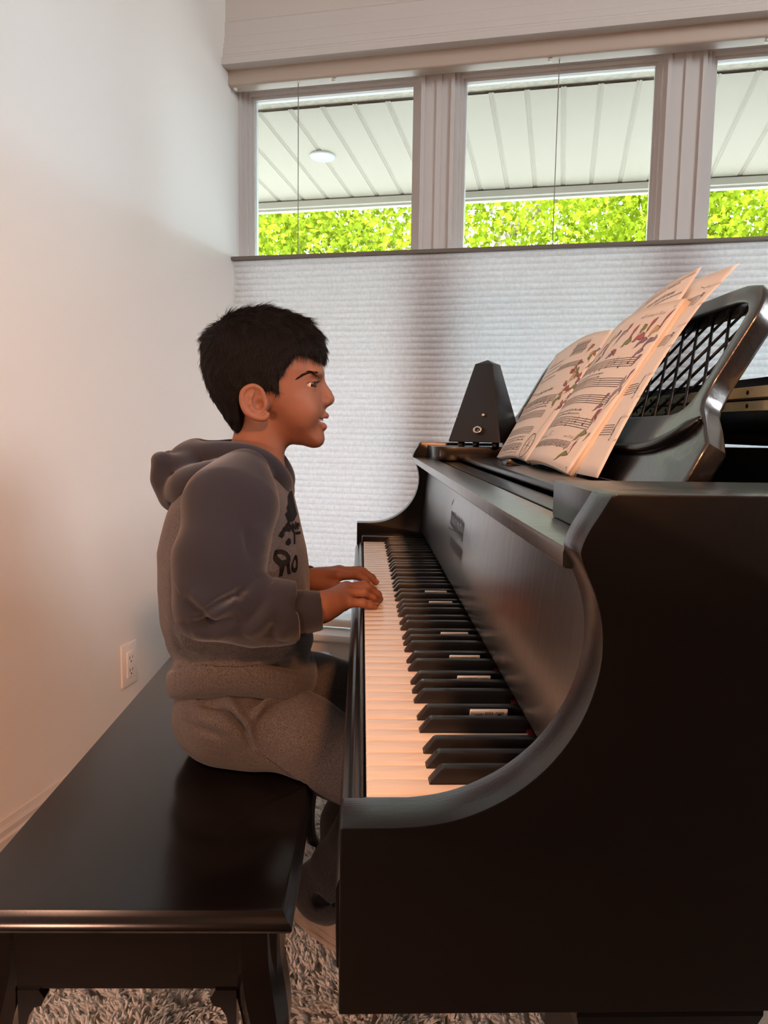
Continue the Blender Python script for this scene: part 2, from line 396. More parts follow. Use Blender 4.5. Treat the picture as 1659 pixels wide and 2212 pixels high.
# ------------------------------------------------------------------ pleated window shade
SH = empty('cellular_shade', rm(0, 2.43, .33)); SH_L = np.array(rm(0, 2.43, .33))
tag(SH, 'white honeycomb window shade lowered from the top, covering the lower window', 'window shade')
SH.location = (0, 0, 0)
U0, U1 = .008, 2.12
bm = bmesh.new(); bm_poly(bm, [(2.402, 2.088), (2.408, 2.083), (2.455, 2.083), (2.455, 2.131), (2.402, 2.131)], 'x', .0, 2.125, rt); bevel(bm, .004, 2)
from_bm('headrail', bm, M['headrail'], SH, True)
bm = bmesh.new(); bm_poly(bm, [(2.412, 1.541), (2.450, 1.541), (2.450, 1.553), (2.412, 1.553)], 'x', .0, 2.125, rt); bevel(bm, .003, 2)
from_bm('middle_rail', bm, M['rail'], SH, True)
bm = bmesh.new(); bm_poly(bm, [(2.412, .326), (2.452, .326), (2.452, .348), (2.412, .348)], 'x', .0, 2.125, rt); bevel(bm, .004, 2)
from_bm('bottom_rail', bm, M['headrail'], SH, True)
def shade_sheet(sgn):
    prof = []; z = .348; pit = .0193
    nc = int((1.541-.348)/pit); pit = (1.541-.348)/nc
    for i in range(nc):
        for t in (0, .10, .28, .5, .72, .90):
            prof.append((2.432 + sgn*(.0015 + .0085*math.sin(PI*t)**.55), .348+(i+t)*pit))
    prof.append((2.432+sgn*.0015, 1.541))
    us = np.linspace(U0, U1, 36); V = []; r = np.random.default_rng(3)
    for k, u in enumerate(us):
        for v, z in prof: V.append((u + .0012*math.sin(z*60), v + .0006*math.sin(u*9+z*37)*(1 if 0 < k < 35 else 1), z + .0006*math.sin(u*5+z*20)))
    n = len(prof); i = np.arange(35)[:, None]*n + np.arange(n-1)[None]; i = i.reshape(-1, 1)
    F = i + np.array([0, 1, n+1, n])
    return rmv(V), F
A, FA = shade_sheet(-1); B, FB = shade_sheet(1)
mk('pleated_fabric', np.vstack([A, B]), np.vstack([FA, FB+len(A)]), M['shade'], SH, True)
for u in (.228, 1.0395, 1.85):
    tube('lift_cord', [rt((u, 2.430, 2.084)), rt((u, 2.430, 1.553))], .0014, M['cord'], SH, 8)
for u in (.018, .35, 1.013, 1.60):
    c = np.array(rm(u, 2.418, 2.080))
    mk('glide_clip', *lathe_geo([(.0025, -.006), (.0065, -.005), (.0065, -.001), (.0045, .003), (.0025, .003)], 16, lambda q: tuple(c+np.array(q))), M['nylon'], SH, True)

# ------------------------------------------------------------------ wall outlet (left wall: plane u=0, coordinates v,z)
OT = empty('wall_outlet'); tag(OT, 'white decora wall outlet on the left wall above the bench', 'wall outlet')
OT['label'] = 'white rectangular power outlet on the left wall above the bench'
oz, ov = .370, 1.748
def lw(p): return tuple(rm(p[0], p[1]+ov, p[2]+oz))
box('cover_plate', 0, .0055, -.036, .036, -.057, .057, M['outlet'], OT, .0025, 2, tf=lw)
box('receptacle', .0055, .0095, -.0165, .0165, -.034, .034, M['outlet'], OT, .0012, 2, tf=lw)
for s in (-1, 1):
    for dv, hh in ((-.0062, .0042), (.0062, .0035)):
        box('slot', .0094, .0098, dv-.0011, dv+.0011, s*.0165+.002-hh, s*.0165+.002+hh, M['slot'], OT, tf=lw)
    box('ground_hole', .0094, .0098, -.0022, .0022, s*.0165-.0108, s*.0165-.0066, M['slot'], OT, tf=lw)
    mk('screw', *lathe_geo([(.0005, 0), (.003, 0), (.003, .0008), (.0005, .001)], 12, lambda q: lw((.0055+q[2], q[0], q[1]+s*.048))), M['outlet'], OT, True)

# ------------------------------------------------------------------ shag rug
RG = empty('shag_rug', (0, 0, 0)); tag(RG, 'cream shag rug under the bench and piano', 'rug')
rx0, rx1, ry0, ry1 = -.66, 1.15, .42, 2.05
box('backing', rx0, rx1, ry0, ry1, 0, .008, M['rugbase'], RG, .003)
def shag():
    sp = .0165; ny = 8
    gx, gy = np.meshgrid(np.arange(rx0+.01, .36, sp), np.arange(.42, ry1-.01, sp))
    T = np.stack([gx.ravel(), gy.ravel()], 1) + rng.normal(size=(gx.size, 2))*.005
    nt = len(T); q = T*15
    bend = np.stack([np.sin(q[:, 0]*1.1+1.3*np.sin(q[:, 1]*.9)), np.cos(q[:, 1]*1.3+q[:, 0]*.4)], 1)*.012
    ht = .030 + .012*rng.random(nt) + .006*np.sin(q[:, 0]*.8)*np.cos(q[:, 1]*.7)
    P = np.repeat(T, ny, 0); n = len(P); a0 = rng.random(n)*2*PI; sp2 = (.004+.011*rng.random(n))
    d = np.repeat(bend, ny, 0) + np.stack([np.cos(a0), np.sin(a0)], 1)*sp2[:, None]
    h = np.repeat(ht, ny)*(.75+.35*rng.random(n)); k = 4; ts = (0, .3, .6, .85, 1.0)
    rad = np.array([.0016, .0023, .0026, .0022, .0008])*(.8+.5*rng.random((n, 1)))
    wob = rng.normal(size=(n, 2))*.0022; ph = rng.random(n)*6
    V = np.zeros((n, 5, k, 3))
    for i, t in enumerate(ts):
        c = np.zeros((n, 3)); c[:, :2] = P + d*(t**1.4)[None] if False else P + d*t**1.4 + wob*np.sin(ph+t*5)[:, None]; c[:, 2] = .006 + h*(t - .22*t**3)
        for j in range(k):
            a = 2*PI*j/k + ph
            V[:, i, j, 0] = c[:, 0] + rad[:, i]*np.cos(a); V[:, i, j, 1] = c[:, 1] + rad[:, i]*np.sin(a); V[:, i, j, 2] = c[:, 2] + .4*rad[:, i]*np.sin(a+1)
    b = np.arange(n)[:, None]*20
    F = np.concatenate([b + np.array([i*4+j, i*4+(j+1) % 4, (i+1)*4+(j+1) % 4, (i+1)*4+j]) for i in range(4) for j in range(4)])
    o = mk('pile', V.reshape(-1, 3), F, M['rug'], RG, True); o['kind'] = 'stuff'
shag()

# ------------------------------------------------------------------ grand piano
PN = empty('grand_piano', (0, 0, 0))
tag(PN, 'black baby grand piano with scrolled key arms and open keyboard', 'piano')
YN0, YN1, YF0, YF1 = .405, .441, 1.772, 1.808      # outer/inner faces of the near and far key arms
arm = [(-.010, .662), (-.010, .776)] + [(x, z) for x, z in smooth_curve(
    [(.020, .7762), (.036, .7772), (.054, .7805), (.071, .7868), (.088, .7965), (.104, .810), (.117, .8265), (.1265, .845), (.1325, .867), (.1333, .887), (.1300, .905), (.1240, .920), (.1195, .931), (.1195, .936), (.1230, .945), (.1290, .955), (.1345, .9645)], 3)] + [(.1375, .966), (.75, .966), (.75, .662)]
prism('key_arm', arm, 'y', YN0, YN1, M['ebony'], PN, .0028, 2)
prism('key_arm', arm, 'y', YF0, YF1, M['ebony'], PN, .0028, 2)
# rim beyond the arms, plate inside, bottom
rim_out = [(.70, YN0), (.95, .43), (1.15, .53), (1.30, .72), (1.42, .98), (1.50, 1.24), (1.53, 1.48), (1.50, 1.68), (1.40, 1.79), (1.25, YF1), (.70, YF1)]
ro = smooth_curve([(x, y, 0) for x, y in rim_out], 5)[:, :2]
ri = []
for i in range(len(ro)):
    t = ro[min(i+1, len(ro)-1)] - ro[max(i-1, 0)]; t = t/np.linalg.norm(t); ri.append(ro[i] + .036*np.array([-t[1], t[0]]))
bm = bmesh.new(); bm_poly(bm, [tuple(p) for p in ro] + [tuple(p) for p in ri[::-1]], 'z', .662, .964)
from_bm('rim', bm, M['ebony'], PN)
box('keybed', -.006, .62, YN1-.002, YF0+.002, .664, .712, M['ebony_flat'], PN, .002)
bm = bmesh.new(); bm_poly(bm, [tuple(p) for p in ro] + [(.36, YF1-.02), (.36, YN0+.02)], 'z', .80, .812); from_bm('iron_plate', bm, M['iron'], PN)
box('front_crosspiece', .30, .36, YN1, YF0, .712, .90, M['ebony_flat'], PN)
prism('key_slip', [(-.0125, .664), (-.0135, .716), (-.0115, .7225), (-.0075, .7255), (-.0035, .7258), (-.0025, .7300), (.0000, .7335), (.0028, .7340), (.0043, .7315), (.0043, .664)], 'y', YN1, YF0, M['ebony'], PN, .0010, 2, ang=20)
for y0, y1 in ((YN1, .4895), (1.7165, YF0)):
    box('key_block', .002, .150, y0, y1, .712, .7525, M['ebony'], PN, .003)
# fallboard: lip, then a nearly upright curved panel down to the backs of the keys
fb = [(.1195, .9275), (.1205, .931), (.163, .9305), (.163, .758), (.1440, .7550)] + [tuple(p) for p in smooth_curve([(.1415, .757), (.1440, .80), (.1475, .845), (.1505, .878), (.1525, .902), (.1480, .912), (.1330, .9165), (.1215, .9180)], 4)] + [(.1195, .9195)]
prism('fallboard', fb, 'y', YN1+.0015, YF0-.0015, M['ebony_fall'], PN, .0008, 2, ang=40)
box('felt_strip', .1440, .1480, YN1+.05, YF0-.06, .7412, .7436, M['felt'], PN)
# end blocks of the music desk, slide rail, shelf
box('desk_end_block', .152, .46, YN1, .600, .9305, .9602, M['ebony'], PN, .003)
bm = bmesh.new(); bm_poly(bm, [(.46, YF0), (.152, YF0), (.152, 1.655)] + [(.152+.014*(1-math.cos(t)), 1.612+.043*(1-math.sin(t))) for t in np.linspace(.2, PI/2, 6)] + [(.20, 1.612), (.46, 1.612)], 'z', .9305, .9602); bevel(bm, .002, 2)
from_bm('desk_end_block', bm, M['ebony'], PN, True)
box('slide_rail', .172, .205, YN1, YF0, .915, .9285, M['ebony'], PN, .002)
prism('music_shelf', [(.212, .9290), (.2095, .9315), (.2090, .9345), (.2110, .9385), (.2150, .9400), (.345, .9400), (.345, .9270), (.216, .9270)], 'y', .602, 1.610, M['ebony'], PN, .0012, 2, ang=15)
for yy in (1.262, ):
    prism('book_catch', [(.236, .940), (.236, .9455), (.243, .951), (.252, .9435), (.262, .940)], 'y', yy-.022, yy+.022, M['ebony'], PN, .0015)
# music desk: leaning fretwork frame.  plane coordinates (Y, s), normal n
DTH = math.radians(30); DE = np.array([math.sin(DTH), 0, math.cos(DTH)]); DN = np.array([-math.cos(DTH), 0, math.sin(DTH)])
DO = np.array([.293, 0, .940])
def dk(p, x0=None):      # (Y, s, out of plane)
    o = DO if x0 is None else np.array([x0, 0, .940]); return tuple(o + np.array([0, p[0], 0]) + DE*p[1] + DN*p[2])
yc = 1.243; hw = .468
def rrect(y0, y1, s0, s1, r, n=7):
    out = []
    for cx, cy, a0 in ((y1-r, s0+r, -PI/2), (y1-r, s1-r, 0), (y0+r, s1-r, PI/2), (y0+r, s0+r, PI)):
        for i in range(n): a = a0 + PI/2*i/(n-1); out.append((cx+r*math.cos(a), cy+r*math.sin(a)))
    return out
def desk_frame():
    """upper frame with two openings: outer outline bridged ring around each opening"""
    bm = bmesh.new(); T0, T1 = -.024, 0.0
    def half(sgn):
        # outer outline of half a frame, from the middle top round the side to the middle bottom, and its opening
        y = lambda a: yc + sgn*a
        outer = [(y(.0), .247), (y(.10), .249), (y(.22), .253), (y(.34), .2555), (y(.40), .255), (y(.44), .247), (y(.459), .230), (y(.466), .205), (y(.465), .17), (y(.464), .13), (y(.470), .106), (y(.487), .088), (y(.520), .074), (y(.536), .062), (y(.540), .03), (y(.540), .0), (y(.27), .0), (y(.0), .0)]
        hole = [(y(.02), .226), (y(.15), .228), (y(.30), .231), (y(.395), .2325), (y(.425), .228), (y(.441), .215), (y(.444), .198), (y(.444), .16), (y(.444), .125), (y(.442), .108), (y(.434), .097), (y(.41), .0915), (y(.33), .090), (y(.22), .089), (y(.11), .088), (y(.02), .088)]
        return outer, hole
    for sgn in (-1, 1):
        outer, hole = half(sgn)
        # quads between resampled outlines (polar match around the opening's centre)
        c = np.array([yc+sgn*.232, .16]); N = 96
        def samp(poly, a):
            d = np.array([math.cos(a)*.3, math.sin(a)*.1]); best = None
            P = np.array(poly); n = len(P)
            for i in range(n):
                p, q = P[i], P[(i+1) % n]; e = q-p; den = d[0]*e[1]-d[1]*e[0]
                if abs(den) < 1e-12: continue
                w = p-c; t = (w[0]*e[1]-w[1]*e[0])/den; s = (w[0]*d[1]-w[1]*d[0])/den
                if t > 0 and -1e-9 <= s <= 1+1e-9 and (best is None or t > best): best = t
            return c + d*best
        O = [samp(outer, 2*PI*k/N) for k in range(N)]; H = [samp(hole, 2*PI*k/N) for k in range(N)]
        vv = {}
        for nm, L in (('o', O), ('h', H)):
            for k, p in enumerate(L):
                for t, tt in (('f', T1), ('b', T0)): vv[nm, t, k] = bm.verts.new(dk((p[0], p[1], tt)))
        for k in range(N):
            j = (k+1) % N
            bm.faces.new((vv['o', 'f', k], vv['o', 'f', j], vv['h', 'f', j], vv['h', 'f', k]))
            bm.faces.new((vv['o', 'b', j], vv['o', 'b', k], vv['h', 'b', k], vv['h', 'b', j]))
            bm.faces.new((vv['h', 'f', k], vv['h', 'f', j], vv['h', 'b', j], vv['h', 'b', k]))
            if abs(O[k][0]-yc) > .002 or abs(O[j][0]-yc) > .002:
                bm.faces.new((vv['o', 'f', j], vv['o', 'f', k], vv['o', 'b', k], vv['o', 'b', j]))
    bmesh.ops.remove_doubles(bm, verts=bm.verts, dist=.0004)
    bevel(bm, .0035, 3, 50)
    return from_bm('music_desk', bm, M['ebony_desk'], PN, True)
MD = desk_frame()
MD['label'] = 'leaning fretwork music desk'
# moulded ledge across the foot of the desk
for sgn in (-1, 1):
    led = smooth_curve([dk((yc+sgn*a, s, .003)) for a, s in ((.500, .083), (.475, .066), (.44, .053), (.40, .046), (.34, .043), (.20, .042), (.0, .042))], 6)
    rr = np.interp(np.linspace(0, 1, len(led)), [0, .10, .4, 1], [.0025, .0075, .0065, .0055])
    tube('desk_moulding', led, rr, M['ebony'], MD, 10)
# crossed lattice bars in both openings
def lattice(sgn):
    geo = []
    y0, y1 = (yc-.444, yc-.02) if sgn < 0 else (yc+.02, yc+.444); s0, s1 = .089, .231; sp = .041
    def bar(slope, c, out):
        # y = c + slope*s clipped to the opening
        pts = []
        for s in np.linspace(s0-.004, s1+.004, 60):
            y = c + slope*(s-s0)
            if y0-.003 <= y <= y1+.003: pts.append((y, s))
        if len(pts) < 3: return
        geo.append(tube_geo([dk((pts[0][0], pts[0][1], out)), dk((pts[-1][0], pts[-1][1], out))], .0018, 6))
    c = y0-.30
    while c < y1+.30:
        bar(.95, c, -.0125); bar(-.95, c, -.0165); c += sp
    mk('lattice', *join_geo(geo), M['ebony_flat'], MD, True)
lattice(-1); lattice(1)
# folded-back lid with long brass hinge
lid_out = [(.45, YN0-.01)] + [tuple(p) for p in ro if p[0] > .70] + [(.45, YF1+.01)]
lx = .452
prism('lid', [(lx+.030, .984), (lx+.012, .988), (lx+.002, .999), (lx, 1.012), (lx, 1.0375), (1.38, 1.0375), (1.38, .984)], 'y', YN0-.01, YF1+.01, M['ebony'], PN, .0015)
prism('front_lid', [(lx, 1.0385), (lx, 1.0625), (.86, 1.0625), (.86, 1.0385)], 'y', YN0-.01, YF1+.01, M['ebony'], PN, .002)
LIDO = [o for o in PN.children if o.name.startswith('lid')][0]
hg = box('hinge', lx-.0022, lx-.0002, YN0+.04, YF1-.04, 1.0245, 1.0362, M['brass'], LIDO, .0004, 1)
h2 = box('hinge', lx-.0022, lx-.0002, YN0+.04, YF1-.04, 1.0398, 1.0525, M['brass'], LIDO, .0004, 1)
tube('hinge_pin', [(lx-.003, YN0+.04, 1.038), (lx-.003, YF1-.04, 1.038)], .0016, M['darkmetal'], LIDO, 10)
geo = []
for i in range(22):
    y = YN0+.062 + i*.06
    for z in (1.0305, 1.0462): geo.append(lathe_geo([(.0004, 0), (.0028, 0), (.0026, .0008), (.0004, .0003)], 10, lambda q, y=y, z=z: (lx-.0022-q[2], y+q[0], z+q[1])))
for g in geo: mk('screw', *g, M['darkmetal'], LIDO, True)
# prop blocks that the lid rests on
for y in (YN0+.018, YF1-.018):
    box('lid_rest', .78, .82, y-.01, y+.01, .962, .986, M['ebony_flat'], PN)
# legs
def leg(x, y):
    bm = bmesh.new(); prof = [(.060, .664), (.060, .63), (.052, .60), (.050, .52), (.034, .12), (.034, .085), (.044, .075), (.044, .05), (.030, .045)]
    rings = [[bm.verts.new((x+sx*w, y+sy*w, z)) for sx, sy in ((-1, -1), (1, -1), (1, 1), (-1, 1))] for w, z in prof]
    for a, b in zip(rings, rings[1:]):
        for j in range(4): bm.faces.new((a[j], a[(j+1) % 4], b[(j+1) % 4], b[j]))
    bm.faces.new(rings[0]); bm.faces.new(rings[-1][::-1])
    o = from_bm('leg', bm, M['ebony_flat'], PN)
    mk('caster', *lathe_geo([(.001, -.014), (.022, -.014), (.026, -.008), (.026, .008), (.022, .014), (.001, .014)], 20, lambda q: (x+q[0], y+q[2], .046+q[1]-.019)), M['brass'], o, True)
leg(.20, .50); leg(.20, 1.71); leg(1.36, 1.45)
# keys.  index 0 is the top C nearest the camera
KD, KP = .5157, .0235
letters = [('CBAGFED')[i % 7] for i in range(52)]
def has_black(i): return (letters[i], letters[i+1]) not in (('C', 'B'), ('F', 'E'))
sh = {}
BW = .0112; blacks = []
for i in range(51):
    if has_black(i):
        lo = letters[i+1]     # black above this natural (towards the camera = higher)
        off = {'C': .0022, 'D': -.0022, 'F': .0028, 'G': 0.0, 'A': -.0028}[lo]
        y = KD + i*KP + off; blacks.append((i, y))
bl = dict(blacks)
for i in range(52):
    y0, y1 = KD-KP+i*KP+.0007, KD+i*KP-.0007
    n0 = bl[i-1]+BW/2+.0006 if i > 0 and (i-1) in bl else None      # cut on the near side
    n1 = bl[i]-BW/2-.0006 if i in bl else None
    P = [(.0060, y0)]
    if n0: P += [(.0520, y0), (.0520, n0), (.146, n0)]
    else: P += [(.146, y0)]
    if n1: P += [(.146, n1), (.0520, n1), (.0520, y1)]
    else: P += [(.146, y1)]
    P += [(.0060, y1)]
    bm = bmesh.new(); bm_poly(bm, P, 'z', .7225, .7403)
    bmesh.ops.recalc_face_normals(bm, faces=bm.faces)
    es = [e for e in bm.edges if all(v.co.z > .74 for v in e.verts) and (min(v.co.x for v in e.verts) < .05)]
    bmesh.ops.bevel(bm, geom=es, offset=.0014, segments=2, profile=.6, affect='EDGES', clamp_overlap=True)
    for f in bm.faces:
        if f.calc_center_median().z < .735 and abs(f.normal.y) > .5: f.material_index = 1
    from_bm('white_key', bm, [M['ivory'], M['keywood']], PN, True)
for i, y in blacks:
    bm = bmesh.new(); zt = .7522
    sec = [(.0525, .7300), (.0525, .7415), (.0600, zt-.0012), (.0625, zt), (.146, zt), (.146, .7300)]
    A = [bm.verts.new((x, y-(BW/2 if z < .745 else BW/2-.0009), z)) for x, z in sec]; B = [bm.verts.new((x, y+(BW/2 if z < .745 else BW/2-.0009), z)) for x, z in sec]
    bm.faces.new(A); bm.faces.new(B[::-1])
    for k in range(6): bm.faces.new((A[k], B[k], B[(k+1) % 6], A[(k+1) % 6]))
    bevel(bm, .0011, 2, 20)
    from_bm('black_key', bm, M['blackkey'], PN, True)

# ------------------------------------------------------------------ lettering helpers
def text_geo(s, size=1.0, shear=0.0):
    c = bpy.data.curves.new('txt', 'FONT'); c.body = s; c.size = size; c.shear = shear; c.resolution_u = 2
    o = bpy.data.objects.new('txt', c); me = bpy.data.meshes.new_from_object(o)
    V = [(v.co.x, v.co.y) for v in me.vertices]; F = [tuple(p.vertices) for p in me.polygons]
    bpy.data.objects.remove(o); bpy.data.curves.remove(c); bpy.data.meshes.remove(me)
    return V, F
class Ink:
    """flat marks in page units (a, b) that get laid on a curved sheet by a function P(a, b)"""
    def __init__(s): s.V, s.F, s.M = [], [], []
    def poly(s, V, F, m):
        o = len(s.V); s.V += [tuple(v) for v in V]; s.F += [tuple(i+o for i in f) for f in F]; s.M += [m]*len(F)
    def line(s, pts, w, m=1, asp=1.0):
        for (a0, b0), (a1, b1) in zip(pts, pts[1:]):
            d = np.array([(a1-a0)*asp, b1-b0]); L = np.linalg.norm(d)+1e-9; n = np.array([-d[1]/asp, d[0]])/L*w/2
            k = max(1, int(L/.06)); ts = np.linspace(0, 1, k+1)
            V = [(a0+(a1-a0)*t+q*n[0], b0+(b1-b0)*t+q*n[1]) for t in ts for q in (1, -1)]
            s.poly(V, [(2*i, 2*i+1, 2*i+3, 2*i+2) for i in range(k)], m)
    def dot(s, a, b, r, m=1, ra=None, n=10, rot=0):
        ra = ra or r; c, q = math.cos(rot), math.sin(rot)
        s.poly([(a+ra*math.cos(t)*c-r*math.sin(t)*q, b+ra*math.cos(t)*q+r*math.sin(t)*c) for t in np.linspace(0, 2*PI, n, endpoint=False)], [tuple(range(n))], m)
    def text(s, t, a, b, size, m=1, asp=1.0, rot=0, shear=0):
        V, F = text_geo(t, size, shear); c, q = math.cos(rot), math.sin(rot)
        s.poly([(a+(x*c-y*q)/asp, b+x*q+y*c) for x, y in V], F, m)
    def scrib(s, a0, a1, b, h, m=1, seed=0, w=.004, slope=0):
        r = random.Random(seed); a = a0
        while a < a1:
            n = r.randint(2, 6)
            for _ in range(n):
                hh = h*r.choice((.55, .6, .6, 1)); bb = b+slope*(a-a0)
                s.line([(a, bb), (a+.003, bb+hh)], w, m); 
                if r.random() < .7: s.line([(a, bb+hh*.5), (a+h*.35, bb+hh*.55)], w, m)
                a += h*.55
            a += h*.6
    def staff(s, a0, a1, b, gap, m=1, w=.0035, wave=0, slope=0, bars=4, notes=0, seed=0):
        r = random.Random(seed)
        f = lambda a: b + slope*(a-a0) + wave*math.sin((a-a0)*7)
        for k in range(5):
            s.line([(a, f(a)+k*gap) for a in np.linspace(a0, a1, 12)], w, m)
        for k in range(bars+1):
            a = a0+(a1-a0)*k/bars; s.line([(a, f(a)), (a, f(a)+4*gap)], w, m)
        for k in range(notes):
            a = a0+(a1-a0)*(k+.7)/(notes+.5); q = f(a)+gap*r.choice((-1, -.5, 0, .5, 1, 1.5, 2))
            s.dot(a, q, gap*.52, m, gap*.62); s.line([(a+gap*.55, q), (a+gap*.55, q+gap*3.2)], w*1.2, m)
    def build(s, name, P, mats, parent, eps=.0004):
        V = np.array([P(a, b, eps) for a, b in s.V])
        return mk(name, V, s.F, mats, parent, midx=[x-1 for x in s.M])
PRM = [M[k] for k in ('ink', 'pr_red', 'pr_green', 'pr_purple', 'pr_yellow', 'pr_orange', 'pr_grey', 'pencil')]

# worn lettering on the fallboard: read along the keyboard from the bass end
lg = Ink()
lg.text('GERHARD', 0, 0, 1, 1) if False else None
r = random.Random(5)
for k in range(7):      # upper line of blackletter-like upright strokes
    y = 1.245 - k*.024
    for q in range(3): lg.line([(y-q*.006, .842-.001*k), (y-q*.006-.001, .868-r.random()*.006)], .0036, 1)
    lg.line([(y, .864), (y-.016, .858)], .0032, 1); lg.line([(y+.004, .846), (y-.014, .842)], .0030, 1)
lg.line([(1.262, .834), (1.09, .846)], .0030, 1); lg.line([(1.255, .872), (1.238, .884)], .003, 1)
for k in range(8):      # lower line
    y = 1.215 - k*.0185
    lg.dot(y, .818, .0085, 1, .0058, 9); lg.line([(y-.006, .808), (y-.010, .826)], .003, 1)
FBX = smooth_curve([(.1415, .757, 0), (.1440, .80, 0), (.1475, .845, 0), (.1505, .878, 0), (.1525, .902, 0)], 8)
lg.build('lettering', lambda a, b, e: (float(np.interp(b, FBX[:, 1], FBX[:, 0]))-.0005, a, b), [M['logo']], [o for o in PN.children if o.name.startswith('fallboard')][0])

# ------------------------------------------------------------------ note-name strips standing between the keys
def strip(y, letter, label, x0=.098, x1=.1315, tilt=0.0):
    root = empty('note_label', (0, 0, 0)); root.location = ((x0+x1)/2, y, .7406); root.rotation_euler = (.42, 0, tilt); L = x1-x0
    tag(root, label, 'label', 'note-name strips between the piano keys')
    box('strip', -L/2, L/2, -.0012, .0012, 0, .0140, M['card'], root, .0006, 1)
    k = Ink()
    k.text(letter, -L/2+.012, .0022, .0125, 1) if False else None
    V, F = text_geo(letter, .0105); 
    k.poly([(-L/2+.0035+(.008-yv), .0055+xv*.75) for xv, yv in V], F, 1)
    for st in (-.003, .0065):
        for q in range(5): k.line([(st+q*.0015, .0055), (st+q*.0015, .0125)], .0005, 1)
    k.dot(.0095, .0085, .0014, 1)
    k.build('print', lambda a, b, e: (a, -.0012-e, b), [M['ink']], root, .0002)
strip(.6515, 'B', 'white note strip lettered B nearest the camera between black keys')
strip(.7425, 'E', 'second white note strip from the camera, lettered E')
strip(.8115, 'B', 'third white note strip from the camera, lettered B')
strip(.905, 'E', 'fourth white note strip from the camera, partly hidden by black keys')
strip(1.070, 'E', 'fifth white note strip from the camera, beside the right hand')
strip(1.1405, 'B', 'farthest white note strip, lettered B, level with the hands')

# ------------------------------------------------------------------ piano bench
BN = empty('piano_bench', (-.083, .776, 0), math.radians(-.6)); tag(BN, 'dark lacquered piano bench with curved legs that the child sits on', 'bench')
def bench():
    w, d = .349, .945     # runs x: -w..0, y: 0..d
    prof = [(.000, .480), (.0035, .4788), (.0060, .4745), (.0090, .4700), (.0130, .4660), (.0140, .4620), (.0120, .4585), (.0060, .4565)]
    bm = bmesh.new(); rings = []
    for o, z in prof: rings.append([bm.verts.new(p) for p in ((-w-o, -o, z), (o, -o, z), (o, d+o, z), (-w-o, d+o, z))])
    bm.faces.new(rings[0])
    for a, b in zip(rings, rings[1:]):
        for j in range(4): bm.faces.new((a[j], b[j], b[(j+1) % 4], a[(j+1) % 4]))
    bm.faces.new(rings[-1][::-1])
    from_bm('seat', bm, M['bench'], BN, True)
    bm = bmesh.new()
    for x0, x1, y0, y1 in ((-w+.03, -.025, .024, .042), (-w+.03, -.025, d-.042, d-.024), (-w+.012, -w+.03, .024, d-.024), (-.025, -.007, .024, d-.024)):
        bm_box(bm, x0, x1, y0, y1, .366, .458)
    from_bm('apron', bm, M['bench'], BN)
    def cab(sx, sy):
        # cabriole leg: square section swept along an S-curve that swings to the outer corner
        cx = -.032 if sx > 0 else -w+.032; cy = .049 if sy < 0 else d-.049
        K = [(.458, .0, .026), (.40, .001, .0275), (.36, .007, .0285), (.325, .013, .026), (.28, .012, .0215), (.21, .003, .0165), (.13, -.006, .0135), (.07, -.004, .0125), (.035, .006, .0140), (.016, .014, .0165), (.010, .016, .0150)]
        cv = smooth_curve(K, 4); bm = bmesh.new(); rings = []
        for z, o, h in cv:
            c = h*.45
            pts = [(-h, -h+c), (-h+c, -h), (h-c, -h), (h, -h+c), (h, h-c), (h-c, h), (-h+c, h), (-h, h-c)]
            rings.append([bm.verts.new((cx+sx*o+px, cy+sy*o+py, z)) for px, py in pts])
        for a, b in zip(rings, rings[1:]):
            for j in range(8): bm.faces.new((a[j], a[(j+1) % 8], b[(j+1) % 8], b[j]))
        bm.faces.new(rings[0]); bm.faces.new(rings[-1][::-1])
        # scrolled ears at the knee
        for ax in (0, 1):
            pts = [(.0, .366), (.024, .366), (.030, .356), (.026, .347), (.018, .345), (.012, .335), (.008, .318), (0, .306)]
            if ax == 0: bm_poly(bm, [(cx-sx*(.020+p), z) for p, z in pts], 'y', cy+sy*.014, cy+sy*.028)
            else: bm_poly(bm, [(cy-sy*(.020+p), z) for p, z in pts], 'x', cx+sx*.014, cx+sx*.028)
        from_bm('leg', bm, M['bench'], BN, True)
    for sx in (-1, 1):
        for sy in (-1, 1): cab(sx, sy)
bench()

# ------------------------------------------------------------------ metronome
MT = empty('metronome', (.268, 1.655, .9605), math.radians(-34)); tag(MT, 'black pyramid metronome on the far end of the piano', 'metronome')
bm = bmesh.new(); rings = []
for h, z in ((.060, .010), (.060, .014), (.0205, .176)): rings.append([bm.verts.new((sx*h, sy*h*.96, z)) for sx, sy in ((-1, -1), (1, -1), (1, 1), (-1, 1))])
top = bm.verts.new((0, 0, .186))
for a, b in zip(rings, rings[1:]):
    for j in range(4): bm.faces.new((a[j], a[(j+1) % 4], b[(j+1) % 4], b[j]))
for j in range(4): bm.faces.new((rings[-1][j], rings[-1][(j+1) % 4], top))
bm.faces.new(rings[0][::-1]); bevel(bm, .0012, 2)
from_bm('housing', bm, M['metro'], MT, True)
for sx in (-1, 1):
    for sy in (-1, 1): mk('foot', *lathe_geo([(.0065, 0), (.0075, .002), (.0075, .0105), (.001, .0105)], 14, lambda q: (q[0]+sx*.040, q[1]+sy*.036, q[2])), M['metro'], MT, True)
def on_face(x, z): return np.array([x, -(.0576 - (z-.014)/(.162)*.0379), z])
nrm = np.array([0, -.974, .228])
def fr(c): 
    ux = np.array([1, 0, 0]); uz = np.cross(nrm, ux); 
    return lambda q: tuple(c + ux*q[0] + uz*q[1] + nrm*q[2])
c = on_face(.010, .034); tf = fr(c)
t_ = np.linspace(0, 2*PI, 24, endpoint=False)
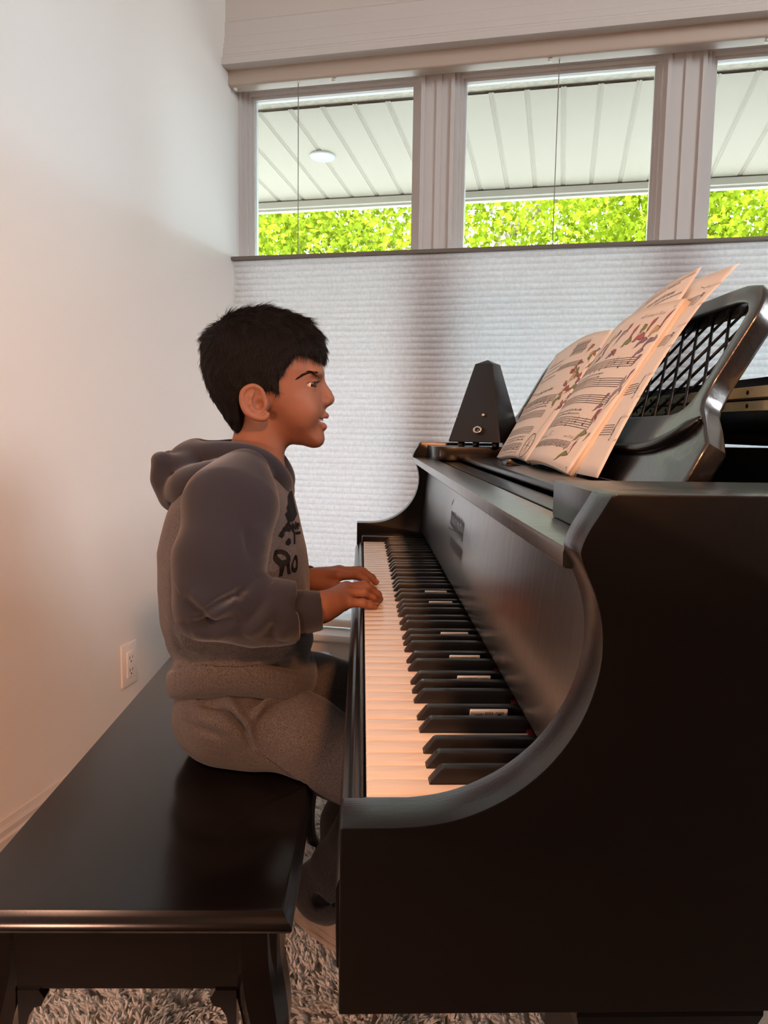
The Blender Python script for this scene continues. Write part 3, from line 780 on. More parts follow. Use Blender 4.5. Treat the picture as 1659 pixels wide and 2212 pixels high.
ring_pts = [tf((.0065*math.cos(t)*(1+.25*abs(math.cos(t))), .0060*math.sin(t), .010)) for t in t_]; ring_pts.append(ring_pts[0])
mk('winding_key', *join_geo([tube_geo(ring_pts, .0026, 8, False), tube_geo([tf((0, 0, 0)), tf((0, 0, .009))], .002, 8)]), M['steel'], MT, True)
tf2 = fr(on_face(.017, .066)); mk('knob', *lathe_geo([(.0004, .009), (.003, .0085), (.0042, .006), (.0035, .003), (.0022, .001), (.0022, 0)], 14, tf2), M['steel'], MT, True)
tf3 = fr(on_face(-.047, .064)); box('catch', -.006, .001, -.0009, .0009, -.0005, .002, M['steel'], MT, tf=tf3)

# ------------------------------------------------------------------ sheets and book on the desk
def bilin(c, a, b):      # corners: bottom-spine, bottom-outer, top-outer, top-spine (world arrays)
    return (1-a)*(1-b)*c[0] + a*(1-b)*c[1] + a*b*c[2] + (1-a)*b*c[3]
def sheet_mesh(name, P, parent, m, na=16, nb=20, thick=.0004):
    V = [P(a, b, 0) for b in np.linspace(0, 1, nb) for a in np.linspace(0, 1, na)] + [P(a, b, -thick) for b in np.linspace(0, 1, nb) for a in np.linspace(0, 1, na)]
    n = na*nb; F = []
    for j in range(nb-1):
        for i in range(na-1):
            k = j*na+i; F.append((k, k+1, k+1+na, k+na)); F.append((n+k+na, n+k+1+na, n+k+1, n+k))
    for i in range(na-1): F += [(i+1, i, n+i, n+i+1), ((nb-1)*na+i, (nb-1)*na+i+1, n+(nb-1)*na+i+1, n+(nb-1)*na+i)]
    for j in range(nb-1): F += [(j*na, (j+1)*na, n+(j+1)*na, n+j*na), ((j+1)*na+na-1, j*na+na-1, n+j*na+na-1, n+(j+1)*na+na-1)]
    return mk(name, V, F, m, parent, True)
dkA = lambda y, s, o, x0: np.array(dk((y, s, o), x0))
# back sheet with handwritten clefs, curling forward at its lower edge
c = [dkA(1.105, .001, .006, .283), dkA(.890, .001, .006, .283), dkA(.905, .297, .004, .288), dkA(1.115, .292, .004, .288)]
def Pback(a, b, e): return bilin(c_back, a, b) + DN*(e + .010*math.sin(PI*b)*a - .012*(b-.8 if b > .8 else 0)*5*(a**3)*.5)
c_back = c
S1 = empty('music_sheet'); tag(S1, 'large sheet with bass clefs and pencil marks, rearmost behind the open book', 'sheet music')
sheet_mesh('page', Pback, S1, M['paper2'])
k = Ink()
def clef_bass(k, a, b, s, m=1):
    k.line([(a-s*.5, b-s*1.1), (a+.1*s, b-.5*s), (a+.45*s, b+.1*s), (a+.35*s, b+.6*s), (a, b+.75*s), (a-.3*s, b+.45*s)], s*.16, m)
    k.dot(a-.18*s, b+.35*s, s*.2, m); k.dot(a+.75*s, b+.6*s, s*.11, m); k.dot(a+.75*s, b+.15*s, s*.11, m)
def clef_treble(k, a, b, s, m=1):
    k.line([(a-.1*s, b-1.3*s), (a+.15*s, b-1.5*s), (a+.25*s, b-1.1*s), (a, b+.9*s), (a+.1*s, b+1.5*s), (a+.3*s, b+1.2*s), (a+.05*s, b+.5*s), (a-.45*s, b-.1*s), (a-.3*s, b-.7*s), (a+.2*s, b-.75*s), (a+.4*s, b-.3*s), (a+.1*s, b+.05*s), (a-.12*s, b-.25*s)], s*.13, m)
for i, b in enumerate((.82, .62, .385, .19)):
    k.staff(.0, .82, b, .0115, 1, .0028, bars=3)
    (clef_bass if i < 2 else clef_treble)(k, .855, b+.026, .036, 1)
    k.scrib(.86, .99, b+.075, .014, 8, 30+i, .003)
    k.scrib(.95, 1.0, b-.03, .012, 8, 40+i, .003)
k.line([(.72, .925), (.80, .905), (.86, .91)], .004, 8)
k.build('print', Pback, PRM, S1)
# worksheet that sticks up behind the book
c_ws = [dkA(1.222, .03, .006, .280), dkA(1.000, .03, .006, .280), dkA(.982, .306, .006, .280), dkA(1.192, .259, .006, .280)]
def Pws(a, b, e): return bilin(c_ws, a, b) + DN*(e + .004*math.sin(PI*a)) + DE*(.010*math.sin(PI*a)*b)
S2 = empty('worksheet'); tag(S2, 'worksheet headed Grand Staff sticking up between the open book and rearmost sheet', 'sheet music')
sheet_mesh('page', Pws, S2, M['paper2'])
k = Ink()
k.text('Speed Test A - Grand Staff (100 Notes)', .19, .893, .0315, 1, .80, .0, .2)
k.scrib(.36, .92, .872, .011, 1, 3, .0035)
k.scrib(.36, .62, .958, .024, 8, 4, .004); k.line([(.26, .950), (.64, .950)], .003, 1); k.line([(.70, .965), (.97, .975)], .0022, 1)
k.scrib(.66, .82, .948, .012, 1, 5, .004)
for q in range(3): k.staff(.04, .96, .20+.2*q, .017, 1, .003, bars=4, notes=9, seed=q)
k.build('print', Pws, PRM, S2)
# open lesson book
BK = empty('music_book'); tag(BK, 'open illustrated music lesson book leaning on the piano desk', 'book')
X0 = .280
sb, stp = dkA(1.268, .003, .008, X0), dkA(1.231, .251, .006, X0)
c_r = [sb, dkA(.984, -.0035, .012, X0), dkA(.952, .252, .010, X0), stp]
c_l = [sb, dkA(1.547, -.0008, .006, X0), dkA(1.590, .245, .004, X0), stp]
def Pr(a, b, e): return bilin(c_r, a, b) + DN*(e + .011*math.sin(PI*min(1, a*1.0))**1.0*(1-.35*a)) + DE*(.004*math.sin(PI*a))
def Pl(a, b, e): return bilin(c_l, a, b) + DN*(e + .013*math.sin(PI*a)*(1-.4*a)) + DE*(.003*math.sin(2*PI*a))
sheet_mesh('right_page', Pr, BK, M['paper'], 20, 20); sheet_mesh('left_page', Pl, BK, M['paper'], 20, 20)
def stack(P, name, n, seed):
    r = np.random.default_rng(seed); 
    for i in range(n):
        j, t = r.uniform(-.006, .004), r.uniform(-.006, .002); dd = -.0011*(i+1)
        sheet_mesh(name, lambda a, b, e: P(a*(1+j), b*(1+t)+.0, e+dd-.0004), BK, M['paper'], 14, 6, .0008)
stack(Pr, 'page_leaf', 7, 1); stack(Pl, 'page_leaf', 3, 2)
sheet_mesh('cover', lambda a, b, e: Pr(a*1.006, b*1.012-.006, e-.0100), BK, M['cover'], 14, 6, .0008)
sheet_mesh('cover', lambda a, b, e: Pl(a*1.006, b*1.016-.006, e-.0055), BK, M['cover'], 14, 6, .0008)
k = Ink()
k.text('Beat', .055, .735, .040, 1, 1.1, .0, .25); k.scrib(.02, .17, .785, .010, 1, 7, .003); k.scrib(.02, .15, .705, .010, 1, 6, .003)
k.staff(.03, .90, .628, .0125, 1, .0032, wave=.002, bars=3, notes=9, seed=2)
for q, (b, n) in enumerate(((.585, 3), (.562, 3))): k.scrib(.02, .55, b, .016, 1, 20+q, .0035)
k.staff(.03, .90, .505, .0125, 1, .0032, wave=.002, bars=3)
k.staff(.03, .90, .400, .0125, 1, .0032, wave=.002, bars=3)
for q, b in enumerate((.345, .322)): k.scrib(.06, .62, b, .016, 1, 24+q, .0035)
k.staff(.03, .88, .248, .0140, 1, .0032, wave=.002, bars=3, notes=6, seed=5)
k.text('E C', .27, .178, .050, 8, 1.1); k.scrib(.04, .22, .172, .010, 1, 9, .003); k.scrib(.62, .80, .175, .02, 8, 29, .003)
k.staff(.05, .78, .105, .009, 1, .0028, slope=.02, bars=5, notes=16, seed=8)
k.scrib(.60, .88, .925, .024, 8, 12, .0035)
k.text('12', .93, .955, .02, 1, 1.1)
def pepper(k, a, b, L, w, rot, m, m2=3):
    c, s = math.cos(rot), math.sin(rot); up, dn = [], []; L = L*.8; w = w*1.15
    for t in np.linspace(0, 1, 13):
        h = w*max(0, math.sin(PI*t))**.55*(.75+.25*math.cos(t*9))*(1-.25*t); x = L*t; y = .16*L*math.sin(PI*t)
        up.append((x, y+h)); dn.append((x, y-h))
    pts = [(a+x*c-y*s, b+x*s+y*c) for x, y in up+dn[::-1]]
    k.poly(pts, [tuple(range(len(pts)))], m); k.line(pts+[pts[0]], .0028, 1); k.line([pts[0], (pts[0][0]-.02*c, pts[0][1]-.02*s)], .006, m2)
rr_ = random.Random(9)
for (a, b, L, w, ro_, m) in [(.16, .76, .13, .020, .8, 2), (.20, .70, .10, .022, .3, 3), (.27, .80, .10, .028, 1.3, 5), (.30, .74, .10, .018, 2.0, 4), (.33, .85, .08, .02, .6, 4), (.42, .80, .12, .020, .9, 7), (.46, .74, .12, .017, -.4, 2), (.50, .86, .07, .02, 1.2, 2), (.44, .70, .09, .020, .2, 4), (.58, .76, .12, .03, .25, 3), (.63, .80, .11, .022, 1.4, 2), (.70, .78, .15, .028, .1, 2), (.72, .83, .07, .03, .9, 3), (.80, .83, .11, .02, 1.2, 2), (.86, .80, .10, .025, .7, 5), (.78, .74, .13, .020, .4, 4), (.88, .73, .10, .020, .8, 4), (.93, .84, .14, .012, 1.25, 2), (.84, .68, .10, .018, .5, 4), (.90, .64, .08, .016, 1.0, 4), (.94, .77, .05, .022, .4, 7)]:
    pepper(k, a, b, L, w, ro_, m, rr_.choice((3, 4, 5)))
for (a, b, L, w, ro_, m) in [(.965, .48, .13, .016, 2.05, 7), (.90, .40, .14, .017, 1.2, 7), (.86, .30, .10, .022, 1.15, 2), (.90, .31, .08, .014, 2.1, 4), (.80, .36, .10, .016, .4, 4), (.83, .42, .07, .014, .9, 4), (.80, .175, .15, .020, .45, 3), (.845, .11, .08, .008, 1.4, 2), (.72, .040, .17, .017, .35, 3), (.95, .55, .08, .010, 1.3, 4), (.93, .20, .05, .012, 1.0, 8)]:
    pepper(k, a, b, L, w, ro_, m, 3)
k.line([(.985, .60), (.95, .45), (.90, .33), (.86, .20), (.80, .10)], .003, 4)
k.text('93', .93, .02, .016, 1, 1.1)
k.build('print', Pr, PRM, BK)
# left page runs from the spine (a=0) outwards (a=1): text must be mirrored in a
k = Ink()
mir = lambda a, b, e: Pl(1-a, b, e)
k.staff(.10, .74, .055, .013, 1, .0036, wave=.004, bars=2, notes=8, seed=3); k.scrib(.12, .70, .025, .014, 8, 51, .004)
for q, b in enumerate((.155, .130)): k.scrib(.16, .70, b, .016, 1, 60+q, .004)
k.staff(.06, .76, .195, .013, 1, .0036, wave=.004, bars=1)
k.staff(.04, .78, .330, .013, 1, .0036, wave=.004, bars=1)
for q, b in enumerate((.430, .408)): k.scrib(.08, .75, b, .015, 1, 64+q, .004)
k.staff(.06, .80, .460, .012, 1, .0036, wave=.004, bars=4, notes=8, seed=4)
k.scrib(.28, .64, .553, .030, 1, 70, .006); k.scrib(.02, .22, .585, .010, 1, 71, .004)
for q in range(4): k.scrib(.12, .48, .70+.045*q, .011, 1, 80+q, .004)
k.dot(.08, .735, .014, 7); k.dot(.09, .705, .012, 7)
k.staff(.50, .82, .735, .009, 1, .003, wave=.003, bars=2)
k.line([(.10, .86), (.22, .88), (.20, .93)], .003, 8); k.line([(.18, .84), (.24, .92)], .003, 8)
for q in range(26):
    b = .40+.018*q; a = .93+rr_.uniform(-.10, .06)-.0*q
    pepper(k, a, b, rr_.uniform(.05, .10), rr_.uniform(.014, .026), rr_.uniform(0, 3), rr_.choice((6, 6, 6, 4, 4, 5, 3, 7, 2)), rr_.choice((3, 4)))
for q in range(12):
    k.line([(.58+.035*(q % 6), .84+.05*(q//6)), (.60+.035*(q % 6), .90+.05*(q//6))], .012, 7); k.line([(.57+.035*(q % 6), .85+.05*(q//6)), (.62+.035*(q % 6), .88+.05*(q//6))], .008, 3)
for t in np.linspace(0, 2*PI, 9)[:-1]: k.line([(.86, .10), (.86+.045*math.cos(t), .10+.075*math.sin(t))], .003, 1)
el = [(.86+.06*math.cos(t), .10+.095*math.sin(t)) for t in np.linspace(0, 2*PI, 25)]
k.line(el, .012, 7); k.line(el, .004, 1); k.line([(.89, .19), (.92, .40)], .003, 1)
k.text('33', .05, .02, .016, 1, 1.1)
k.build('print', mir, PRM, BK)

# ------------------------------------------------------------------ implicit-surface modelling for the figure
F4 = np.float32
def smin(a, b, k):
    h = np.maximum(k-np.abs(a-b), 0)/k; return np.minimum(a, b) - h*h*(k*.25)
def smax(a, b, k): return -smin(-a, -b, k)
class Sdf:
    def __init__(s): s.it = []
    def add(s, fn, c, R, k=.01, op='u'): s.it.append((fn, np.array(c, F4), R, k, op)); return s
    def cap(s, a, b, ra, rb, k=.01, op='u'):
        a, b = np.array(a, F4), np.array(b, F4); ab = b-a; L2 = float(ab@ab)+1e-9
        def fn(P):
            t = np.clip(((P-a)@ab)/L2, 0, 1); return np.linalg.norm(P-a-t[..., None]*ab, axis=-1) - (ra+(rb-ra)*t)
        return s.add(fn, (a+b)/2, math.sqrt(L2)/2+max(ra, rb), k, op)
    def chain(s, pts, rad, k=.006, op='u'):
        for i in range(len(pts)-1): s.cap(pts[i], pts[i+1], rad[i], rad[i+1], k, op)
        return s
    def ell(s, c, r, k=.01, op='u', rot=None):
        c = np.array(c, F4); r = np.array(r, F4); Rm = None if rot is None else np.array(rot, F4)
        def fn(P):
            q = P-c
            if Rm is not None: q = q@Rm
            k0 = np.linalg.norm(q/r, axis=-1); k1 = np.linalg.norm(q/(r*r), axis=-1)+1e-9
            return k0*(k0-1)/k1
        return s.add(fn, c, float(max(r)), k, op)
    def all(s, fn, op='d', k=.01): return s.add(fn, (0, 0, 0), 1e9, k, op)
    def ev(s, P, C, rad, fill):
        v = np.full(P.shape[:-1], fill, F4)
        for fn, c, R, k, op in s.it:
            if R > 1e8: m = slice(None)
            else:
                m = np.linalg.norm(C-c, axis=1) - R < rad + fill + k
                if not m.any(): continue
            w = v[m]; q = P[m]
            if op == 'd': w = w + fn(q)
            elif op == 'u': w = smin(w, fn(q), k)
            elif op == 's': w = smax(w, -fn(q), k)
            elif op == 'i': w = smax(w, fn(q), k)
            v[m] = w
        return v
def nets(sdf, lo, hi, h, fill=None):
    """sparse surface nets: returns vertices and quads"""
    B = 8; lo = np.array(lo, float); hi = np.array(hi, float); s = B*h
    nb = np.ceil((hi-lo)/s).astype(int); half = .8661*s
    fill = fill or max(.02, half*1.7)
    gi = np.stack(np.meshgrid(*[np.arange(n) for n in nb], indexing='ij'), -1).reshape(-1, 3)
    C = (lo + (gi+.5)*s).astype(F4); act = np.zeros(len(C), bool)
    for a in range(0, len(C), 60000):
        c = C[a:a+60000]; act[a:a+60000] = np.abs(sdf.ev(c[:, None, :], c, 0.0, fill)[:, 0]) < half*1.45
    gi = gi[act]; C = C[act]
    o = np.stack(np.meshgrid(*[np.arange(B+1)]*3, indexing='ij'), -1).reshape(-1, 3)
    vals = np.empty((len(gi), (B+1)**3), F4)
    for a in range(0, len(gi), 1500):
        P = (lo + (gi[a:a+1500, None, :]*B + o[None])*h).astype(F4)
        vals[a:a+1500] = sdf.ev(P, C[a:a+1500], half, fill)
    vals = vals.reshape(-1, B+1, B+1, B+1)
    corner = {}
    for d in np.ndindex(2, 2, 2): corner[d] = vals[:, d[0]:d[0]+B, d[1]:d[1]+B, d[2]:d[2]+B]
    cnt = sum((v < 0).astype(np.int8) for v in corner.values())
    b, i, j, k = np.nonzero((cnt > 0) & (cnt < 8))
    cv = {d: v[b, i, j, k].astype(float) for d, v in corner.items()}
    acc = np.zeros((len(b), 3)); n = np.zeros(len(b))
    for ax in range(3):
        for u in range(2):
            for w in range(2):
                d0 = [u, w]; d0.insert(ax, 0); d1 = [u, w]; d1.insert(ax, 1); a0, a1 = cv[tuple(d0)], cv[tuple(d1)]
                m = (a0 < 0) != (a1 < 0); t = np.where(m, a0/np.where(m, a0-a1, 1), 0)
                p = np.empty((len(b), 3)); q = [u, w]; q.insert(ax, 0)
                for e in range(3): p[:, e] = q[e]
                p[:, ax] = t; acc += p*m[:, None]; n += m
    cell = gi[b]*B + np.stack([i, j, k], 1)
    V = lo + (cell + acc/n[:, None])*h
    dim = nb*B + 2
    key = lambda c: ((c[:, 0]+1)*dim[1] + (c[:, 1]+1))*dim[2] + c[:, 2]+1
    K = key(cell); order = np.argsort(K); Ks = K[order]
    def look(c):
        q = key(c); p = np.clip(np.searchsorted(Ks, q), 0, len(Ks)-1); ok = Ks[p] == q
        return np.where(ok, order[p], -1)
    Fs = []
    for ax in range(3):
        d1 = [0, 0, 0]; d1[ax] = 1; a0, a1 = cv[(0, 0, 0)], cv[tuple(d1)]
        m = (a0 < 0) != (a1 < 0); c = cell[m]; u, w = (ax+1) % 3, (ax+2) % 3
        cu = c.copy(); cu[:, u] -= 1; cw = c.copy(); cw[:, w] -= 1; cuw = cu.copy(); cuw[:, w] -= 1
        q = np.stack([look(c), look(cu), look(cuw), look(cw)], 1)
        flip = a0[m] < 0
        q[~flip] = q[~flip][:, ::-1]
        Fs.append(q[(q >= 0).all(1)])
    Fq = np.concatenate(Fs)
    return V, Fq
def relax(V, F, it=2, lam=.5):
    e = np.concatenate([F[:, [0, 1]], F[:, [1, 2]], F[:, [2, 3]], F[:, [3, 0]]]); e = np.concatenate([e, e[:, ::-1]])
    n = np.bincount(e[:, 0], minlength=len(V))[:, None].clip(1)
    for _ in range(it):
        for l in (lam, -lam*1.04):
            S = np.stack([np.bincount(e[:, 0], V[e[:, 1], c], len(V)) for c in range(3)], 1); V = V + l*(S/n - V)
    return V
def poly_grid(poly, lo, hi, h=.0006, blur=0):
    """inside-positive distance to a closed 2D polygon, tabulated"""
    xs = np.arange(lo[0], hi[0], h); zs = np.arange(lo[1], hi[1], h); X, Z = np.meshgrid(xs, zs, indexing='ij')
    P = np.array(poly, float); n = len(P); D = np.full(X.shape, 9.0); ins = np.zeros(X.shape, bool)
    for i in range(n):
        a, b = P[i], P[(i+1) % n]; e = b-a; t = np.clip(((X-a[0])*e[0]+(Z-a[1])*e[1])/(e@e+1e-12), 0, 1)
        D = np.minimum(D, (X-a[0]-t*e[0])**2 + (Z-a[1]-t*e[1])**2)
        c = (a[1] > Z) != (b[1] > Z); ins ^= c & (X < (b[0]-a[0])*(Z-a[1])/(b[1]-a[1]+1e-12)+a[0])
    D = np.sqrt(D)*np.where(ins, 1, -1)
    if blur:
        E_ = np.minimum(D, .075); k = int(blur/h)
        for ax in (0, 1, 0, 1):
            c = np.cumsum(np.pad(E_, [(k+1, k) if a == ax else (0, 0) for a in (0, 1)], mode='edge'), axis=ax)
            n_ = E_.shape[ax]; E_ = (np.take(c, range(2*k+1, 2*k+1+n_), ax) - np.take(c, range(0, n_), ax))/(2*k+1)
        w_ = np.clip((D-.004)/.018, 0, 1); D = D*(1-w_) + E_*w_
    D = D.astype(F4)
    def f(x, z):
        u = np.clip((x-lo[0])/h, 0, len(xs)-1.001); w = np.clip((z-lo[1])/h, 0, len(zs)-1.001); i = u.astype(int); j = w.astype(int); u = u-i; w = w-j
        return D[i, j]*(1-u)*(1-w) + D[i+1, j]*u*(1-w) + D[i, j+1]*(1-u)*w + D[i+1, j+1]*u*w
    return f

# ------------------------------------------------------------------ the child: head
YH = 1.18
skull = [(-.0640, 1.1066), (-.0607, 1.0886), (-.0602, 1.0789), (-.0622, 1.0691), (-.0625, 1.0565), (-.0600, 1.0425), (-.0578, 1.0285), (-.0568, 1.0201), (-.0580, 1.0130), (-.0600, 1.0059), (-.0605, .9967), (-.0606, .9861), (-.0605, .9804), (-.0622, .9745), (-.0665, .9703), (-.0757, .9692), (-.0899, .9700), (-.1006, .9706), (-.1155, .9745), (-.1297, .9800), (-.1510, .9860), (-.1687, .9890), (-.1849, .9925), (-.1968, 1.0039), (-.2100, 1.0248), (-.2225, 1.0469), (-.2299, 1.0712), (-.2346, 1.0933), (-.2350, 1.1160), (-.2314, 1.1292), (-.2153, 1.1446), (-.1971, 1.1558), (-.1741, 1.1624), (-.1470, 1.1670), (-.1191, 1.1614), (-.0912, 1.1509), (-.0736, 1.1341), (-.0665, 1.1190)]
GLO, GHI = (-.30, .90), (.02, 1.24)
skg = poly_grid(skull, GLO, GHI, blur=.007)
def inflated(g, Wz, Wv, D=.070, p=2.25, S=.068, low=0):
    def fn(P):
        d = g(P[..., 0], P[..., 2]); t = np.clip(d/(D + low*np.clip((1.035-P[..., 2])/.03, 0, 1)), -2, 1); w = np.interp(P[..., 2], Wz, Wv).astype(F4)
        q = np.abs(P[..., 1]-YH)/w
        return ((q**p + np.maximum(1-t, 0)**p)**(1/p) - 1)*S
    return fn
body = Sdf()
head_fn = inflated(skg, [.965, .985, 1.01, 1.04, 1.08, 1.12, 1.17], [.046, .050, .0545, .0625, .0675, .067, .062], p=2.1, low=.012)
body.add(head_fn, (-.147, YH, 1.068), .115, .004)
ys = (-1, 1)
body.cap((-.1505, YH, .998), (-.178, YH, .905), .0395, .0435, .016)                       # neck
for s in ys:
    body.cap((-.150, YH+s*.024, 1.000), (-.130, YH+s*.012, .928), .0125, .010, .014)       # neck muscle
    body.ell((-.0880, YH+s*.0355, 1.0205), (.020, .0155, .0205), .020)                     # cheek
    body.ell((-.0705, YH+s*.024, 1.0780), (.0075, .020, .0055), .014)                       # brow
body.ell((-.0735, YH, .9805), (.0122, .0155, .0110), .012)                                 # chin
# nose
body.chain([(-.0688, YH, 1.0745), (-.0632, YH, 1.0585), (-.0568, YH, 1.0490), (-.0515, YH, 1.0410)], [.0062, .0070, .0075, .0086], .008)
for s in ys: body.ell((-.0585, YH+s*.0105, 1.0365), (.0090, .0064, .0068), .006)
body.cap((-.0515, YH, 1.0370), (-.0585, YH, 1.0305), .0045, .0040, .004)
for s in ys: body.ell((-.0545, YH+s*.0056, 1.0312), (.0046, .0026, .0030), .002, 's')
# mouth opening, then lips
LIPU = [(-.0724, .0285, 1.0106), (-.0650, .0160, 1.0128), (-.0578, .0060, 1.0163), (-.0560, 0, 1.0155), (-.0578, -.0060, 1.0163), (-.0650, -.0160, 1.0128), (-.0724, -.0285, 1.0106)]
LIPL = [(-.0724, .0285, 1.0102), (-.0660, .0165, 1.0042), (-.0612, .0080, 1.0000), (-.0598, 0, .9988), (-.0612, -.0080, 1.0000), (-.0660, -.0165, 1.0042), (-.0724, -.0285, 1.0102)]
body.ell((-.0690, YH, 1.0088), (.0155, .0265, .0050), .003, 's')
body.chain([(x, YH+y, z) for x, y, z in LIPU], [.0016, .0031, .0042, .0040, .0042, .0031, .0016], .0035)
body.chain([(x, YH+y, z) for x, y, z in LIPL], [.0016, .0036, .0047, .0049, .0047, .0036, .0016], .0035)
body.ell((-.0690, YH, 1.0087), (.0185, .0258, .0036), .0015, 's')
# eyes: socket, lids over the ball, almond opening
EYE = [np.array((-.0805, YH+s*.0300, 1.0612)) for s in ys]; ER = .0115
for s, e in zip(ys, EYE):
    body.ell((-.0610, YH+s*.0300, 1.0612), (.0075, .0130, .0075), .010, 's')
    body.ell(e, (ER+.0013,)*3, .0035)
    body.ell(e+np.array((.0115, s*.0012, -.0002)), (.0095, .0122, .0042), .0012, 's', rot=[[math.cos(s*.35), -math.sin(s*.35), 0], [math.sin(s*.35), math.cos(s*.35), 0], [0, 0, 1]])
    body.ell(e+np.array((.0020, s*.0098, -.0010)), (.0098, .0060, .0031), .0012, 's')
# ears
EO = [(-.1415, 1.0370), (-.1440, 1.0475), (-.1500, 1.0535), (-.1580, 1.0556), (-.1660, 1.0525), (-.1713, 1.0462), (-.1728, 1.0375), (-.1715, 1.0285), (-.1680, 1.0205), (-.1625, 1.0150), (-.1550, 1.0112), (-.1470, 1.0098), (-.1405, 1.0112), (-.1375, 1.0160)]
def ear(s):
    yy = lambda x: YH + s*(.0655 + .011*np.clip((-.140-x)/.033, 0, 1))
    E = lambda x, z, o=0: (x, yy(x)+s*o, z)
    ex = (.0170, .0042, .0235)
    body.ell(E(-.1555, 1.0330), ex, .004, rot=[[math.cos(s*.32), math.sin(s*.32), 0], [-math.sin(s*.32), math.cos(s*.32), 0], [0, 0, 1]])
    body.ell((-.147, YH+s*.0600, 1.032), (.012, .010, .018), .006)
    body.ell(E(-.1530, 1.0345, .0058), (.0130, .0062, .0170), .003, 's', rot=[[math.cos(s*.3), math.sin(s*.3), 0], [-math.sin(s*.3), math.cos(s*.3), 0], [0, 0, 1]])
    EC = smooth_curve([(x, z, 0) for x, z in EO], 4)
    body.chain([E(x, z, .0010) for x, z, _ in EC], np.interp(np.linspace(0, 1, len(EC)), [0, .2, .6, .78, .9, 1], [.0026, .0032, .0033, .0040, .0046, .0036]), .0016)
    body.chain([E(-.1565, 1.0475, .0005), E(-.1605, 1.0400, .0012), E(-.1615, 1.0300, .0012), E(-.1585, 1.0225, .0010), E(-.1520, 1.0180, .0005)], [.0020, .0026, .0028, .0028, .0026], .003)
    body.ell(E(-.1402, 1.0290, .0012), (.0032, .0034, .0058), .003)
    body.ell(E(-.1488, 1.0290, .0022), (.0062, .0062, .0075), .003, 's')
for s in ys: ear(s)
# trunk and arms inside the clothes
body.chain([(-.186, YH, .90), (-.195, YH, .80), (-.19, YH, .62)], [.060, .070, .075], .02)
for s in ys: body.cap((-.186, YH, .90), (-.186, YH+s*.10, .885), .045, .038, .02)
ARM_R = [(-.186, 1.070, .880), (-.205, 1.030, .745), (-.1000, 1.027, .7450), (-.0560, 1.0340, .7500), (-.0420, 1.0440, .7525)]
ARM_L = [(-.186, 1.290, .880), (-.200, 1.345, .745), (-.1090, 1.268, .7330), (-.0800, 1.2450, .7430), (-.0600, 1.2370, .7480)]
body.chain(ARM_R, [.034, .028, .0235, .0195, .0185], .012)
body.chain(ARM_L, [.034, .028, .0220, .0185, .0170], .012)
def hand(w, mcps, fingers, thumb, k=.007):
    for m, r in zip(mcps, (.0098, .0104, .0106, .0100)): body.cap(w, m, .0150, r, .010)
    for f, r in fingers: body.chain(f, r, .0035)
    body.chain(thumb[0], thumb[1], .006)
    for f, r in fingers[:]: body.ell(f[1], (r[1]*1.07,)*3, .003)
KT = .7403
def fin(m, p, d, t, r): return ([m, p, d, t], r)
# near (right) hand: little, ring, middle, index
HR = [fin((-.0190, 1.0540, .7535), (.0035, 1.0590, .7512), (.0135, 1.0625, .7487), (.0208, 1.0665, .7455), [.0072, .0060, .0056, .0048]),
      fin((-.0200, 1.0720, .7600), (.0050, 1.0780, .7618), (.0182, 1.0820, .7530), (.0238, 1.0865, .7460), [.0080, .0066, .0060, .0051]),
      fin((-.0210, 1.0905, .7620), (.0100, 1.0975, .7640), (.0248, 1.1000, .7545), (.0285, 1.1035, .7462), [.0084, .0068, .0061, .0052]),
      fin((-.0255, 1.1080, .7610), (.0060, 1.1170, .7650), (.0185, 1.1210, .7560), (.0225, 1.1245, .7462), [.0082, .0066, .0060, .0052])]
hand((-.0520, 1.0400, .7505), [f[0][0] for f in HR], HR, ([(-.0480, 1.0560, .7460), (-.0250, 1.0900, .7430), (-.0100, 1.1080, .7462), (.0080, 1.1240, .7470)], [.0120, .0100, .0074, .0060]))
HL = [fin((-.0380, 1.2760, .7555), (-.0120, 1.2760, .7570), (-.0020, 1.2750, .7520), (.0060, 1.2730, .7462), [.0072, .0058, .0054, .0047]),
      fin((-.0360, 1.2570, .7590), (-.0020, 1.2550, .7610), (.0130, 1.2530, .7530), (.0195, 1.2520, .7462), [.0080, .0064, .0058, .0050]),
      fin((-.0356, 1.2370, .7605), (.0035, 1.2330, .7625), (.0180, 1.2315, .7535), (.0252, 1.2305, .7462), [.0084, .0066, .0060, .0051]),
      fin((-.0370, 1.2170, .7595), (-.0040, 1.2110, .7615), (.0085, 1.2075, .7545), (.0150, 1.2055, .7464), [.0082, .0066, .0060, .0051])]
hand((-.0740, 1.2400, .7465), [f[0][0] for f in HL], HL, ([(-.0700, 1.2260, .7420), (-.0440, 1.2080, .7400), (-.0220, 1.1960, .7462), (-.0040, 1.1880, .7470)], [.0115, .0098, .0072, .0058]))
bV, bF = nets(body, (-.30, .985, .55), (.05, 1.40, 1.20), .00150)
bV = relax(bV, bF, 1)
PERSON = mk('person', bV, bF, [M['skin'], M['lip'], M['mouth']], None, True)
tag(PERSON, 'person in grey hoodie seated on the bench, playing with both hands on the keys', 'person')
